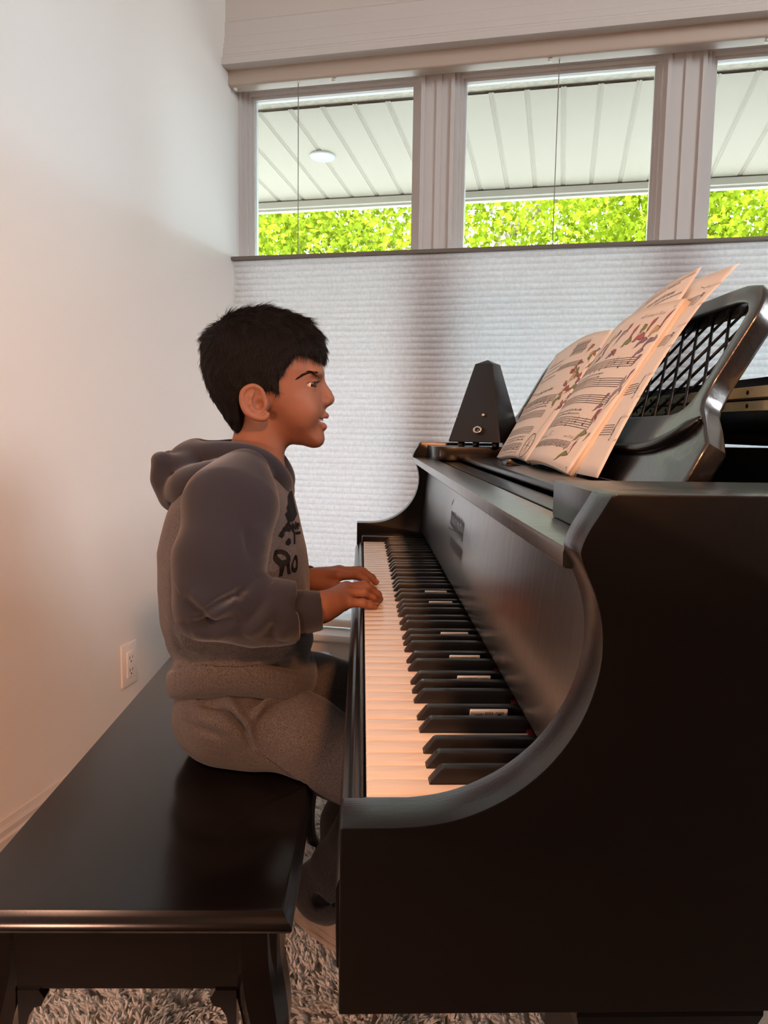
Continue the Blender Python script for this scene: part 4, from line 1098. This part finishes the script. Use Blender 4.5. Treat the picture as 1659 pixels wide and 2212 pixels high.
# lips and inside of the mouth as material zones
fc = bV[bF].mean(1); mi = np.zeros(len(bF), np.int32)
def dist_chain(P, pts):
    D = np.full(len(P), 9.0)
    for a, b in zip(pts, pts[1:]):
        a, b = np.array(a), np.array(b); e = b-a; t = np.clip(((P-a)@e)/(e@e), 0, 1); D = np.minimum(D, np.linalg.norm(P-a-t[:, None]*e, axis=1))
    return D
near = np.linalg.norm(fc-np.array((-.064, YH, 1.007)), axis=1) < .035
nf = fc[near]
du = dist_chain(nf, [(x+.001, YH+y, z-.0008) for x, y, z in LIPU]); dl = dist_chain(nf, [(x+.001, YH+y, z+.0004) for x, y, z in LIPL])
q = np.where(np.minimum(du-.0042, dl-.0049) < 0, 1, 0)
ins_ = (np.abs(nf[:, 1]-YH) < .0245) & (np.abs(nf[:, 2]-1.0084) < .0050) & (nf[:, 0] < -.0635)
q[ins_ & (q == 0)] = 2
q[(nf[:, 0] < -.0690) & (np.abs(nf[:, 1]-YH) < .0190)] = 2
q[np.abs(nf[:, 1]-YH) > .0298] = 0
mi[near] = q
PERSON.data.polygons.foreach_set('material_index', mi)

def sphere_geo(c, r, n=24, m=16, sc=(1, 1, 1)):
    V = [(c[0]+sc[0]*r*math.sin(PI*i/m)*math.cos(2*PI*j/n), c[1]+sc[1]*r*math.sin(PI*i/m)*math.sin(2*PI*j/n), c[2]+sc[2]*r*math.cos(PI*i/m)) for i in range(m+1) for j in range(n)]
    return V, [(i*n+j, (i+1)*n+j, (i+1)*n+(j+1) % n, i*n+(j+1) % n) for i in range(m) for j in range(n)]
for s, e in zip(ys, EYE):
    o = mk('eyeball', *sphere_geo(e, ER), M['eye'], PERSON, True)
    g = np.array((.78, -.56, -.16)); g /= np.linalg.norm(g)
    a1 = np.cross(g, (0, 0, 1)); a1 /= np.linalg.norm(a1); a2 = np.cross(a1, g)
    V = []; F = []; n = 24
    for rr, hh in ((.0001, .0004), (.0034, .0005), (.0060, .0003), (.0065, -.0004)):
        for j in range(n):
            t = 2*PI*j/n; x = math.sqrt(max(ER**2-rr**2, 0)); V.append(e + g*(x+hh) + rr*(math.cos(t)*a1+math.sin(t)*a2))
    F = [(i*n+j, (i+1)*n+j, (i+1)*n+(j+1) % n, i*n+(j+1) % n) for i in range(3) for j in range(n)]
    mk('iris', V, F, M['iris'], o, True)
    # lashes along the upper lid
    geo = []
    for q in range(13):
        t = -1.0+2.0*q/12; b = e + np.array((math.cos(t*.95)*(ER+.0010), s*.001+math.sin(t*.95)*(ER+.001), .0032-.0022*t*t))
        dd = np.array((math.cos(t*.95), math.sin(t*.95), .25)); geo.append(tube_geo([b, b+dd*.0030, b+dd*.0052+np.array((0, 0, .0014))], [.00032, .00026, .0001], 4))
    mk('eyelashes', *join_geo(geo), M['hair'], PERSON)
    geo = []; rb = random.Random(4)      # eyebrow of short hairs
    BV = BVHTree.FromPolygons([tuple(v) for v in bV[:1]], []) if False else None
geo = []
for y0 in np.linspace(-.0225, .0225, 13):
    x = -.0605 - .0085*(abs(y0)/.020)**2
    w = .0031
    w = .0032; geo.append(([(x-.004, YH+y0-w/2, 1.0145), (x, YH+y0-w/2, 1.0145), (x, YH+y0+w/2, 1.0145), (x-.004, YH+y0+w/2, 1.0145), (x-.003, YH+y0-w*.42, 1.0078), (x+.0004, YH+y0-w*.42, 1.0074), (x+.0004, YH+y0+w*.42, 1.0074), (x-.003, YH+y0+w*.42, 1.0078)], [(0, 1, 2, 3), (7, 6, 5, 4), (0, 4, 5, 1), (1, 5, 6, 2), (2, 6, 7, 3), (3, 7, 4, 0)]))
for g in geo: pass
mk('teeth', *join_geo(geo), M['tooth'], PERSON)
gl = []
for y0 in np.linspace(-.0125, .0125, 8):
    x = -.0665 - .0060*(abs(y0)/.0125)**2; w = .0029
    gl.append(([(x-.003, YH+y0-w*.42, 1.0048), (x, YH+y0-w*.42, 1.0050), (x, YH+y0+w*.42, 1.0050), (x-.003, YH+y0+w*.42, 1.0048), (x-.003, YH+y0-w/2, .9990), (x, YH+y0-w/2, .9990), (x, YH+y0+w/2, .9990), (x-.003, YH+y0+w/2, .9990)], [(0, 1, 2, 3), (7, 6, 5, 4), (0, 4, 5, 1), (1, 5, 6, 2), (2, 6, 7, 3), (3, 7, 4, 0)]))
mk('teeth', *join_geo(gl), M['tooth'], PERSON)
headmask = bV[:, 2] > .95
used = headmask[bF].all(1); BVH = BVHTree.FromPolygons([tuple(v) for v in bV], [tuple(f) for f in bF[used]])
for s in ys:
    geo = []; rb = random.Random(4)
    for q in range(150):
        t = rb.random(); x0 = -.0612-.0265*t; zz = float(np.interp(t, [0, .2, .45, .7, 1], [1.0755, 1.0772, 1.0778, 1.0745, 1.0685])) + rb.uniform(-.0028, .0028)*(1-.7*t)
        yv = YH + s*(.0095+.034*t**.9)
        hit = BVH.ray_cast(Vector((x0-.02, YH+s*.2, zz)), Vector((.02, -s*.2, 0)).normalized())
        if hit[0] is None or abs(hit[0].y-YH) < .006: continue
        p, n = np.array(hit[0]), np.array(hit[1]); n = n*np.sign(n@(p-np.array((-.13, YH, 1.06)))); d = np.array((-.85, s*.55, .30-.75*t)); d = d-n*(d@n); d /= np.linalg.norm(d)
        L = rb.uniform(.004, .0075); geo.append(tube_geo([p-n*.0002, p+d*L*.5+n*.0008, p+d*L+n*.0004], [.00027, .00024, .00010], 4))
    mk('eyebrow', *join_geo(geo), M['hair'], PERSON)
# nails on the fingers
for tag_, H in (('R', HR), ('L', HL)):
    for f, r in H:
        d_, t_2 = np.array(f[2]), np.array(f[3]); ax = (t_2-d_)/np.linalg.norm(t_2-d_); up = np.array((0, 0, 1.0)); up = up-ax*(up@ax); up /= np.linalg.norm(up); sd = np.cross(ax, up)
        c = t_2 + ax*.0005; rr = r[3]; V = []; n = 7
        for u in np.linspace(-.0045, .0035, 5):
            for a in np.linspace(-.85, .85, n): V.append(c + ax*u*(1-.15*abs(a)) + (rr+.0004)*(math.cos(a)*up + math.sin(a)*sd)*(1 if u < .002 else .97))
        F = [(i*n+j, i*n+j+1, (i+1)*n+j+1, (i+1)*n+j) for i in range(4) for j in range(n-1)]
        mk('fingernail', V, F, M['nail'], PERSON, True)

# ------------------------------------------------------------------ hair
hair_out = [(-.0575, 1.1000), (-.0560, 1.1102), (-.0574, 1.1205), (-.0659, 1.1411), (-.0877, 1.1606), (-.1177, 1.1703), (-.1479, 1.1765), (-.1782, 1.1712), (-.2040, 1.1640), (-.2240, 1.1464), (-.2395, 1.1307), (-.2428, 1.1159), (-.2425, 1.0931), (-.2385, 1.0710), (-.2318, 1.0468), (-.2205, 1.0260), (-.2055, 1.0016), (-.1920, .9850)]
hair_in = [(-.1840, .9860), (-.1785, 1.0032), (-.1800, 1.0184), (-.1800, 1.0340), (-.1765, 1.0482), (-.1640, 1.0580), (-.1500, 1.0560), (-.1420, 1.0510), (-.1310, 1.0490), (-.1228, 1.0480), (-.1212, 1.0700), (-.1120, 1.0780), (-.1030, 1.0940), (-.0985, 1.1000), (-.0910, 1.1040), (-.0780, 1.1020), (-.0670, 1.0985)]
hg_full = poly_grid(hair_out + [(-.190, .97), (-.10, .95), (-.058, .98), (-.056, 1.05)], GLO, GHI)
hg_mask = poly_grid(hair_out + hair_in, GLO, GHI)
hs = Sdf()
hs.add(inflated(hg_full, [.965, 1.01, 1.04, 1.08, 1.12, 1.17], [.050, .0615, .0690, .0745, .0745, .069], .072, 2.25, .07), (-.147, YH, 1.08), .125, .004)
hs.add(lambda P: -hg_mask(P[..., 0], P[..., 2])-.001, (-.147, YH, 1.08), 1e9, .005, 'i')
hs.all(lambda P: (.0011*np.sin(P[..., 0]*230+5*np.sin(P[..., 2]*60))*np.sin(P[..., 1]*210+P[..., 2]*90)).astype(F4))
hV, hF = nets(hs, (-.26, 1.09, .97), (-.04, 1.27, 1.19), .0020)
hV = relax(hV, hF, 2)
HAIR = mk('hair', hV, hF, M['scalp'], PERSON, True)
def strands():
    me = HAIR.data; tri = np.concatenate([hF[:, [0, 1, 2]], hF[:, [0, 2, 3]]]); A, B_, C_ = hV[tri[:, 0]], hV[tri[:, 1]], hV[tri[:, 2]]
    cr = np.cross(B_-A, C_-A); ar = np.linalg.norm(cr, axis=1); nn = cr/(ar[:, None]+1e-12)
    cen = (A+B_+C_)/3; out = nn; outward = ((cen-np.array((-.147, YH, 1.08)))*nn).sum(1) > .02
    ar = ar*outward
    n = 24000; pick = rng.choice(len(tri), n, p=ar/ar.sum()); r1, r2 = rng.random((2, n)); f = r1+r2 > 1; r1[f], r2[f] = 1-r1[f], 1-r2[f]
    P = A[pick] + (B_-A)[pick]*r1[:, None] + (C_-A)[pick]*r2[:, None]; N_ = nn[pick]
    # growth: forwards over the top, down the sides and back
    top = np.clip((P[:, 2]-1.125)/.03, 0, 1); front = np.clip((P[:, 0]+.15)/.06, 0, 1); back = np.clip((-.20-P[:, 0])/.02, 0, 1)
    G = np.stack([.9*top*(1-back*.9) + .25*front - .12*(1-top) - .55*back*top, .25*np.sign(P[:, 1]-YH)*top*.3, -.9*(1-top) - .30*front*top - .25*top], 1)
    G += rng.normal(size=(n, 3))*.15
    G -= N_*(G*N_).sum(1)[:, None]; G /= np.linalg.norm(G, axis=1)[:, None]+1e-9
    lift = (.13+.20*rng.random(n) + .30*back*(P[:, 2] > 1.06)*rng.random(n) + .10*top*np.clip((-.13-P[:, 0])/.05, 0, 1))[:, None]
    L = (.007 + .009*rng.random(n))[:, None]*(1+.55*top[:, None]+.2*front[:, None])*np.where(P[:, 2] < 1.04, .55, 1)[:, None]
    V = np.zeros((n, 4, 3, 3)); side = np.cross(N_, G)
    for i, t in enumerate((0, .4, .75, 1.0)):
        c = P - N_*.0012 + G*L*t + N_*L*lift*(t-.42*t*t)
        w = .00032*(1-t*.85)
        for j in range(3):
            a = 2*PI*j/3; V[:, i, j] = c + w*(math.cos(a)*side + math.sin(a)*N_)
    b = np.arange(n)[:, None]*12
    F = np.concatenate([b+np.array([i*3+j, i*3+(j+1) % 3, (i+1)*3+(j+1) % 3, (i+1)*3+j]) for i in range(3) for j in range(3)])
    o = mk('hair_strands', V.reshape(-1, 3), F, M['hair'], HAIR, True); o['kind'] = 'stuff'
strands()

# ------------------------------------------------------------------ clothes
def wr(amp, seed, fr=(60, 130), n=7, ax=None):
    r = np.random.default_rng(seed); ks = []
    for _ in range(n):
        d = r.normal(size=3); d /= np.linalg.norm(d); ks.append((d*r.uniform(*fr), r.uniform(0, 6.28)))
    def fn(P):
        s = 0
        for k, p in ks: s = s + np.sin(P@k.astype(F4) + F4(p))
        return (amp*s/len(ks)**.5).astype(F4)
    return fn
def crease(V, F, folds, ymax, gain=1.9):
    """press sewn folds into the side of a garment: folds = [(points in (x, z), depth, width, ridge)]"""
    a, b, c = V[F[:, 0]], V[F[:, 1]], V[F[:, 2]]; fn = np.cross(b-a, c-a); N_ = np.zeros_like(V)
    for q in range(F.shape[1]): 
        for e in range(3): N_[:, e] += np.bincount(F[:, q], fn[:, e], len(V))
    N_ /= np.linalg.norm(N_, axis=1)[:, None]+1e-12
    m = (V[:, 1] < ymax) & (N_[:, 1] < .25); V = V.copy(); off = np.zeros(len(V))
    for pts, dep, w, ridge in folds:
        dep, ridge = dep*gain, ridge*gain
        P = smooth_curve([(x, z, 0) for x, z in pts], 5)[:, :2]; n = len(P); best = np.full(len(V), 9.0); sg = np.zeros(len(V)); tt = np.zeros(len(V)); Q = V[:, [0, 2]]
        for i in range(n-1):
            e = P[i+1]-P[i]; t = np.clip(((Q-P[i])@e)/(e@e), 0, 1); r_ = Q-P[i]-t[:, None]*e; d = np.linalg.norm(r_, axis=1); u = d < best
            best[u] = d[u]; sg[u] = (e[0]*r_[:, 1]-e[1]*r_[:, 0])[u]; tt[u] = ((i+t)/(n-1))[u]
        taper = np.clip(np.sin(PI*np.clip(tt, .02, .98)), 0, 1)**.6; sd = best*np.sign(sg)
        off += taper*(-dep*np.exp(-(best/w)**2) + ridge*np.exp(-((sd-2.1*w)/(1.5*w))**2))
    V[m] += N_[m]*off[m][:, None]
    return V
def torso_fn(zs, xc, a, b, z0, z1, lift=0):
    def fn(P):
        z = P[..., 2]
        if lift: z = z - lift*np.minimum(((P[..., 1]-YH)/.13)**2, 1.1)*np.clip((.80-z)/.12, 0, 1)
        X = np.interp(z, zs, xc); A_ = np.interp(z, zs, a); B_ = np.interp(z, zs, b)
        q = ((np.abs(P[..., 0]-X)/A_)**2.3 + (np.abs(P[..., 1]-YH)/B_)**2.3)**(1/2.3); d = (q-1)*np.minimum(A_, B_)
        return smax(d, np.maximum(z0-z, z-z1), .012).astype(F4)
    return fn
hd = Sdf()
hd.add(torso_fn([.575, .600, .622, .636, .66, .694, .754, .81, .86, .90, .93, .955, .975], [-.186, -.187, -.186, -.185, -.188, -.191, -.1965, -.199, -.198, -.195, -.190, -.182, -.172], [.100, .106, .107, .1035, .1115, .115, .1155, .111, .100, .088, .073, .060, .050], [.118, .124, .125, .121, .129, .131, .132, .134, .132, .122, .092, .064, .050], .578, .962, .046), (-.19, YH, .77), .26, .004)
hd.cap((-.152, YH, .958), (-.205, YH, .985), .036, .050, .006, 's')                        # neck hole
hd.all(wr(.0016, 5, (45, 95), 8))
hd.all(lambda P: (-.0016*np.sin(P[..., 2]*120+P[..., 0]*25)*np.exp(-((P[..., 2]-.655)/.03)**2)).astype(F4))
hd.cap((-.30, 1.06, .628), (-.08, 1.06, .628), .006, .006, .01, 's')
hV2, hF2 = nets(hd, (-.34, 1.01, .56), (-.04, 1.36, .99), .0032)
hV2 = relax(hV2, hF2, 2)
hV2 = crease(hV2, hF2, [([(-.1640, .7632), (-.1453, .7758), (-.1220, .7912)], .004, .006, .005), ([(-.1156, .8265), (-.1207, .8102), (-.1349, .7937)], .004, .006, .003), ([(-.2548, .6487), (-.2155, .6448), (-.1564, .6492), (-.1036, .6576)], .004, .006, .003), ([(-.27, .70), (-.255, .675), (-.225, .665)], .004, .007, .003), ([(-.10, .70), (-.12, .685), (-.16, .675)], .004, .007, .003)], 1.15)
HOOD = mk('hoodie', hV2, hF2, M['heather'], PERSON, True)
def sleeve(pts, rad, sh, shr, cuff, seed):
    s = Sdf(); s.chain(pts, rad, .03)
    for a, b, ra, rb in sh: s.cap(a, b, ra, rb, .03)
    s.all(wr(.0014, seed, (40, 95), 8))
    return s
def cut(s, a, d):
    a = np.array(a, F4); d = np.array(d, F4)/np.linalg.norm(d)
    s.add(lambda P: np.maximum(-((P-a)@d), np.linalg.norm(P-a-.045*d, axis=-1)-.058), a, .12, .009, 's')
# near sleeve
SR = [(-.178, 1.062, .888), (-.192, 1.036, .820), (-.204, 1.030, .757), (-.1450, 1.022, .7435), (-.0950, 1.028, .7450), (-.0660, 1.031, .7460)]
s = sleeve(SR, [.0575, .0565, .0465, .0395, .0345, .0310], [((-.178, 1.065, .895), (-.170, 1.115, .935), .055, .034), ((-.195, 1.07, .885), (-.205, 1.11, .915), .052, .03)], None, None, 21)
cut(s, (-.0860, 1.0285, .7440), (.985, .16, .09))
sv, sf = nets(s, (-.30, .93, .64), (-.04, 1.20, 1.0), .0024); sv = relax(sv, sf, 2)
sv = crease(sv, sf, [([(-.1480, .7890), (-.1660, .7787), (-.1805, .7713), (-.2020, .7600)], .0085, .0050, .0045), ([(-.1553, .7703), (-.1600, .7825)], .004, .004, .002),
    ([(-.1122, .7430), (-.1195, .7193)], .0040, .007, .003), ([(-.0882, .7757), (-.0803, .7511)], .0035, .006, .0025),
    ([(-.1600, .7500), (-.1915, .7417), (-.2250, .7390)], .0055, .007, .004), ([(-.1538, .8653), (-.1478, .8499), (-.1431, .8200)], .0030, .006, .002), 
    ([(-.1264, .7760), (-.1404, .7532), (-.1600, .7350)], .0050, .007, .0035), ([(-.230, .775), (-.205, .752), (-.196, .730)], .004, .007, .003)], 1.05)

SLR = mk('sleeve', sv, sf, M['sleeve'], HOOD, True); SLR['label'] = 'charcoal sleeve'
SL = [(-.178, 1.298, .890), (-.196, 1.330, .820), (-.205, 1.340, .752), (-.1500, 1.300, .7360), (-.1150, 1.270, .7370), (-.0990, 1.258, .7400)]
s = sleeve(SL, [.060, .058, .052, .044, .0335, .0300], [((-.178, 1.295, .895), (-.170, 1.245, .935), .055, .034), ((-.195, 1.29, .885), (-.205, 1.25, .915), .052, .03)], None, None, 22)
cut(s, (-.1120, 1.2680, .7375), (.80, -.56, .15))
sv, sf = nets(s, (-.30, 1.16, .64), (-.04, 1.44, 1.0), .0032); sv = relax(sv, sf, 1)
mk('sleeve', sv, sf, M['sleeve'], HOOD, True)['label'] = 'charcoal sleeve'
def cuff(a, b, ra, rb, h=.0022):
    a, b = np.array(a), np.array(b); s = Sdf(); s.cap(a, b, ra, rb, .004); d = (b-a)/np.linalg.norm(b-a)
    pl = lambda c, sg: (lambda P: (sg*((P-np.array(c, F4))@d.astype(F4))).astype(F4))
    s.add(pl(b, 1), (0, 0, 0), 1e9, .004, 'i'); s.add(pl(a, -1), (0, 0, 0), 1e9, .004, 'i')
    s.cap(b-d*.012, b+d*.03, rb-.0045, rb-.0045, .002, 's')
    v, f = nets(s, np.minimum(a, b)-.05, np.maximum(a, b)+.05, h); v = relax(v, f, 1)
    mk('cuff', v, f, M['sleeve'], HOOD, True)['label'] = 'ribbed charcoal cuff'
cuff((-.098, 1.0270, .7435), (-.0535, 1.0335, .7465), .0335, .0272)
cuff((-.120, 1.2740, .7370), (-.0825, 1.2470, .7430), .0305, .0265)
# hem rib at the waist
s = Sdf(); s.add(torso_fn([.565, .58, .60, .615, .625], [-.184]*5, [.104, .1125, .1155, .1135, .106], [.124, .132, .135, .132, .126], .576, .626, .046), (-.19, YH, .60), .2, .004)
s.all(lambda P: (.0007*np.sin(np.arctan2(P[..., 1]-YH, P[..., 0]+.186)*150)).astype(F4)); s.all(wr(.0016, 8, (40, 80), 5))
v, f = nets(s, (-.32, 1.02, .55), (-.05, 1.34, .65), .0028); v = relax(v, f, 1)
mk('hem_rib', v, f, M['heather'], HOOD, True)
# hood lying behind the neck
s = Sdf()
for sg in ys:
    rim = [(-.1175, YH+sg*.014, .908), (-.1235, YH+sg*.034, .923), (-.1400, YH+sg*.054, .944), (-.1680, YH+sg*.062, .9575), (-.2050, YH+sg*.054, .9600), (-.2400, YH+sg*.030, .9560), (-.2550, YH, .9540)]
    rc = smooth_curve(rim, 4); s.chain(rc, np.interp(np.linspace(0, 1, len(rc)), [0, .2, .5, 1], [.0125, .0145, .0152, .0170]), .006)
    rc = smooth_curve([(-.150, YH+sg*.074, .925), (-.2050, YH+sg*.080, .920), (-.2500, YH+sg*.066, .906), (-.2730, YH+sg*.02, .894)], 4); s.chain(rc, np.interp(np.linspace(0, 1, len(rc)), [0, .33, .66, 1], [.019, .026, .027, .025]), .012)
s.chain([(-.225, YH, .940), (-.265, YH, .925), (-.276, YH, .900)], [.030, .034, .026], .03)
for sg in ys: s.chain([(-.255, YH+sg*.046, .9390), (-.294, YH+sg*.040, .9445), (-.3060, YH+sg*.024, .9460)], [.013, .0085, .0060], .012)
s.chain([(-.3030, YH-.03, .945), (-.2980, YH-.03, .918), (-.2870, YH-.03, .892)], [.008, .014, .016], .02)
s.chain([(-.3030, YH+.03, .945), (-.2980, YH+.03, .918), (-.2870, YH+.03, .892)], [.008, .014, .016], .02)
s.cap((-.155, YH, 1.0), (-.178, YH, .90), .0405, .0425, .006, 's')
s.cap((-.155, YH, 1.03), (-.200, YH, .975), .042, .046, .01, 's')
for sg in ys:
    s.chain([(-.128, YH+sg*.060, .914), (-.165, YH+sg*.086, .936), (-.205, YH+sg*.092, .937), (-.245, YH+sg*.078, .930), (-.275, YH+sg*.055, .925)], [.0020, .0026, .0028, .0028, .0022], .008, 's')
    s.chain([(-.200, YH+sg*.098, .903), (-.245, YH+sg*.090, .895), (-.275, YH+sg*.06, .885)], [.003, .004, .003], .010, 's')
s.all(wr(.0009, 31, (40, 90), 7))
v, f = nets(s, (-.34, 1.04, .84), (-.08, 1.32, 1.0), .0026); v = relax(v, f, 2)
mk('hood', v, f, M['sleeve'], HOOD, True)['label'] = 'charcoal hood lying back'
# sweatpants
pt = Sdf()
pt.add(torso_fn([.44, .478, .495, .52, .55, .58, .605], [-.180, -.176, -.180, -.183, -.184, -.184, -.184], [.060, .082, .096, .1035, .1055, .103, .100], [.040, .066, .086, .107, .122, .126, .120], .47, .602), (-.19, YH, .53), .2, .004)
TR = [(-.200, 1.143, .549), (-.080, 1.104, .5340), (-.010, 1.103, .4920), (.030, 1.108, .4560)]
TL = [(-.200, 1.235, .556), (-.080, 1.300, .5420), (-.010, 1.318, .5200), (.034, 1.318, .4850)]
pt.chain(TR, [.063, .0560, .0525, .0500], .03)
pt.chain(TL, [.068, .0560, .0520, .0500], .03)
pt.chain([(.030, 1.108, .4560), (.010, 1.135, .380), (-.030, 1.175, .285), (-.056, 1.196, .235)], [.0500, .0400, .0420, .0480], .010)
pt.chain([(.034, 1.318, .4700), (.012, 1.300, .385), (-.020, 1.275, .305), (-.030, 1.270, .235)], [.0480, .0420, .0440, .0430], .010)
pt.cap((-.058, 1.19, .232), (-.048, 1.20, .212), .046, .040, .015)
pt.all(wr(.0022, 41, (40, 90), 8))
pt.add(lambda P: np.maximum(np.maximum(P[..., 2]-.4812, P[..., 0]+.0745), .42-P[..., 2]), (0, 0, 0), 1e9, .006, 's')
pt.chain([(-.075, 1.135, .258), (-.06, 1.152, .240), (-.03, 1.155, .236)], [.005, .006, .004], .012, 's')
pV, pF = nets(pt, (-.31, 1.0, .13), (.10, 1.40, .63), .0026)
pV = relax(pV, pF, 2)
pV = crease(pV, pF, [([(-.2316, .5977), (-.2137, .5971), (-.1985, .5958), (-.1820, .5868), (-.1655, .5674), (-.1550, .5382)], .0085, .0042, .0050),
    ([(-.1905, .6020), (-.1738, .6152), (-.1546, .6249), (-.1234, .6305)], .0045, .0050, .0035), ([(-.1613, .5959), (-.1447, .6022), (-.1241, .6147), (-.1028, .6265)], .0050, .0046, .0035),
    ([(-.1448, .5738), (-.1321, .5891), (-.1028, .6065), (-.0808, .6142)], .0045, .0046, .0030), ([(-.1523, .5326), (-.1236, .5130), (-.0899, .4883), (-.06, .465)], .0014, .0020, .0008),
    ([(-.245, .565), (-.215, .560), (-.185, .548)], .003, .008, .003)], 1.16)
PANTS = mk('sweatpants', pV, pF, M['heather'], PERSON, True)
# shoes, toes hanging down
def shoe(heel, toe, w=.034):
    heel, toe = np.array(heel), np.array(toe); ax = (toe-heel); L = np.linalg.norm(ax); ax /= L; up = np.array((0, 0, 1.0)); up -= ax*(up@ax); up /= np.linalg.norm(up); sd = np.cross(up, ax)
    q = lambda a, b, c: heel + ax*a*L + sd*b + up*c
    s = Sdf(); s.chain([q(.12, 0, .020), q(.45, .001, .020), q(.82, .003, .018)], [w*.88, w*.95, w*.85], .02); s.cap(q(.18, 0, .02), q(.22, 0, .055), w*.85, w*.8, .02)
    s.cap(q(.2, 0, .05), q(.22, 0, .11), w*.62, w*.66, .004, 's')
    n = up.astype(F4); s.add(lambda P: (-((P-heel.astype(F4))@n)).astype(F4), (0, 0, 0), 1e9, .006, 'i')
    lo, hi = np.minimum(heel, toe)-.08, np.maximum(heel, toe)+.09
    v, f = nets(s, lo, hi, .0026); v = relax(v, f, 1); o = mk('shoe', v, f, M['shoe'], PERSON, True)
    for dz, m in ((-.0005, 'shoe'), (.011, 'shoedark'), (.014, 'shoe'), (.0165, 'shoedark')):
        rr = .0026 if m == 'shoedark' else .005
        pts = [q(.5+.62*math.cos(t)*.93, (w*1.0)*math.sin(t)*(1 if math.cos(t) < .3 else .93), dz+.004) for t in np.linspace(0, 2*PI, 40)]
        V, F = tube_geo(pts, rr*.55 if m == 'shoedark' else rr, 6, False); mk('welt', V, F, M[m], o, True)
shoe((-.102, 1.222, .176), (.052, 1.165, .118))
shoe((-.070, 1.300, .180), (.085, 1.270, .125))
# flock print on the chest
bvh = BVHTree.FromPolygons([tuple(v) for v in hV2], [tuple(f) for f in hF2])
def chest(polys, name, dy=0):
    bm = bmesh.new()
    for V, F in polys:
        vs = [bm.verts.new((0, a-dy, b)) for a, b in V]
        for f in F:
            try: bm.faces.new([vs[i] for i in f])
            except ValueError: pass
    bmesh.ops.triangulate(bm, faces=bm.faces)
    for _ in range(3):
        es = [e for e in bm.edges if e.calc_length() > .007]
        if es: bmesh.ops.subdivide_edges(bm, edges=es, cuts=1); bmesh.ops.triangulate(bm, faces=[f for f in bm.faces if len(f.verts) > 3])
    for v in bm.verts:
        d = Vector((-1, .45, 0)).normalized(); o = Vector((-.0, v.co.y, v.co.z)) - d*.10
        o = Vector((-.08, v.co.y, v.co.z)) - d*.2
        h = bvh.ray_cast(o, d)
        v.co = (h[0] + h[1]*.0010) if h[0] is not None else Vector((-.1, v.co.y, v.co.z))
    me = bpy.data.meshes.new(name); bm.to_mesh(me); bm.free(); me.materials.append(M['print'])
    o = bpy.data.objects.new(name, me); COL.objects.link(o); o.parent = HOOD; return o
def lettr(t, y, z, size):
    c = bpy.data.curves.new('txt', 'FONT'); c.body = t; c.size = size; c.resolution_u = 3; c.offset = size*.022
    o = bpy.data.objects.new('txt', c); me = bpy.data.meshes.new_from_object(o); V = [(y+v.co.x, z+v.co.y) for v in me.vertices]; F = [tuple(p.vertices) for p in me.polygons]
    bpy.data.objects.remove(o); bpy.data.curves.remove(c); return V, F
def blob(pts): return (pts, [tuple(range(len(pts)))])
def bar_(a, b, w):
    d = np.array(b)-np.array(a); n = np.array((-d[1], d[0]))/np.linalg.norm(d)*w/2
    return blob([tuple(np.array(a)+n), tuple(np.array(a)-n), tuple(np.array(b)-n), tuple(np.array(b)+n)])
Y0P, Z0P = 1.068, .800
chest([lettr('Ro', Y0P-.010, .786, .052)], 'chest_lettering')
gr = [blob([(1.118, .838), (1.112, .862), (1.122, .866), (1.124, .878), (1.136, .884), (1.150, .902), (1.168, .912), (1.186, .912), (1.186, .846), (1.160, .842), (1.140, .838)])]
for a, b, w in [((1.094, .812), (1.120, .838), .010), ((1.100, .826), (1.122, .818), .009), ((1.118, .836), (1.134, .812), .008), ((1.130, .832), (1.150, .816), .010), ((1.150, .834), (1.162, .812), .008), ((1.160, .826), (1.186, .818), .010), ((1.092, .806), (1.100, .814), .012), ((1.140, .806), (1.176, .800), .007), ((1.136, .812), (1.130, .780), .006)]: gr.append(bar_(a, b, w))
gr.append(blob([(1.104, .792), (1.112, .800), (1.118, .794), (1.118, .784), (1.110, .780), (1.104, .785)]))
gr = [([(a, .826+(b-.78)*.56) for a, b in V], F) for V, F in gr]
chest(gr, 'chest_print', .020)
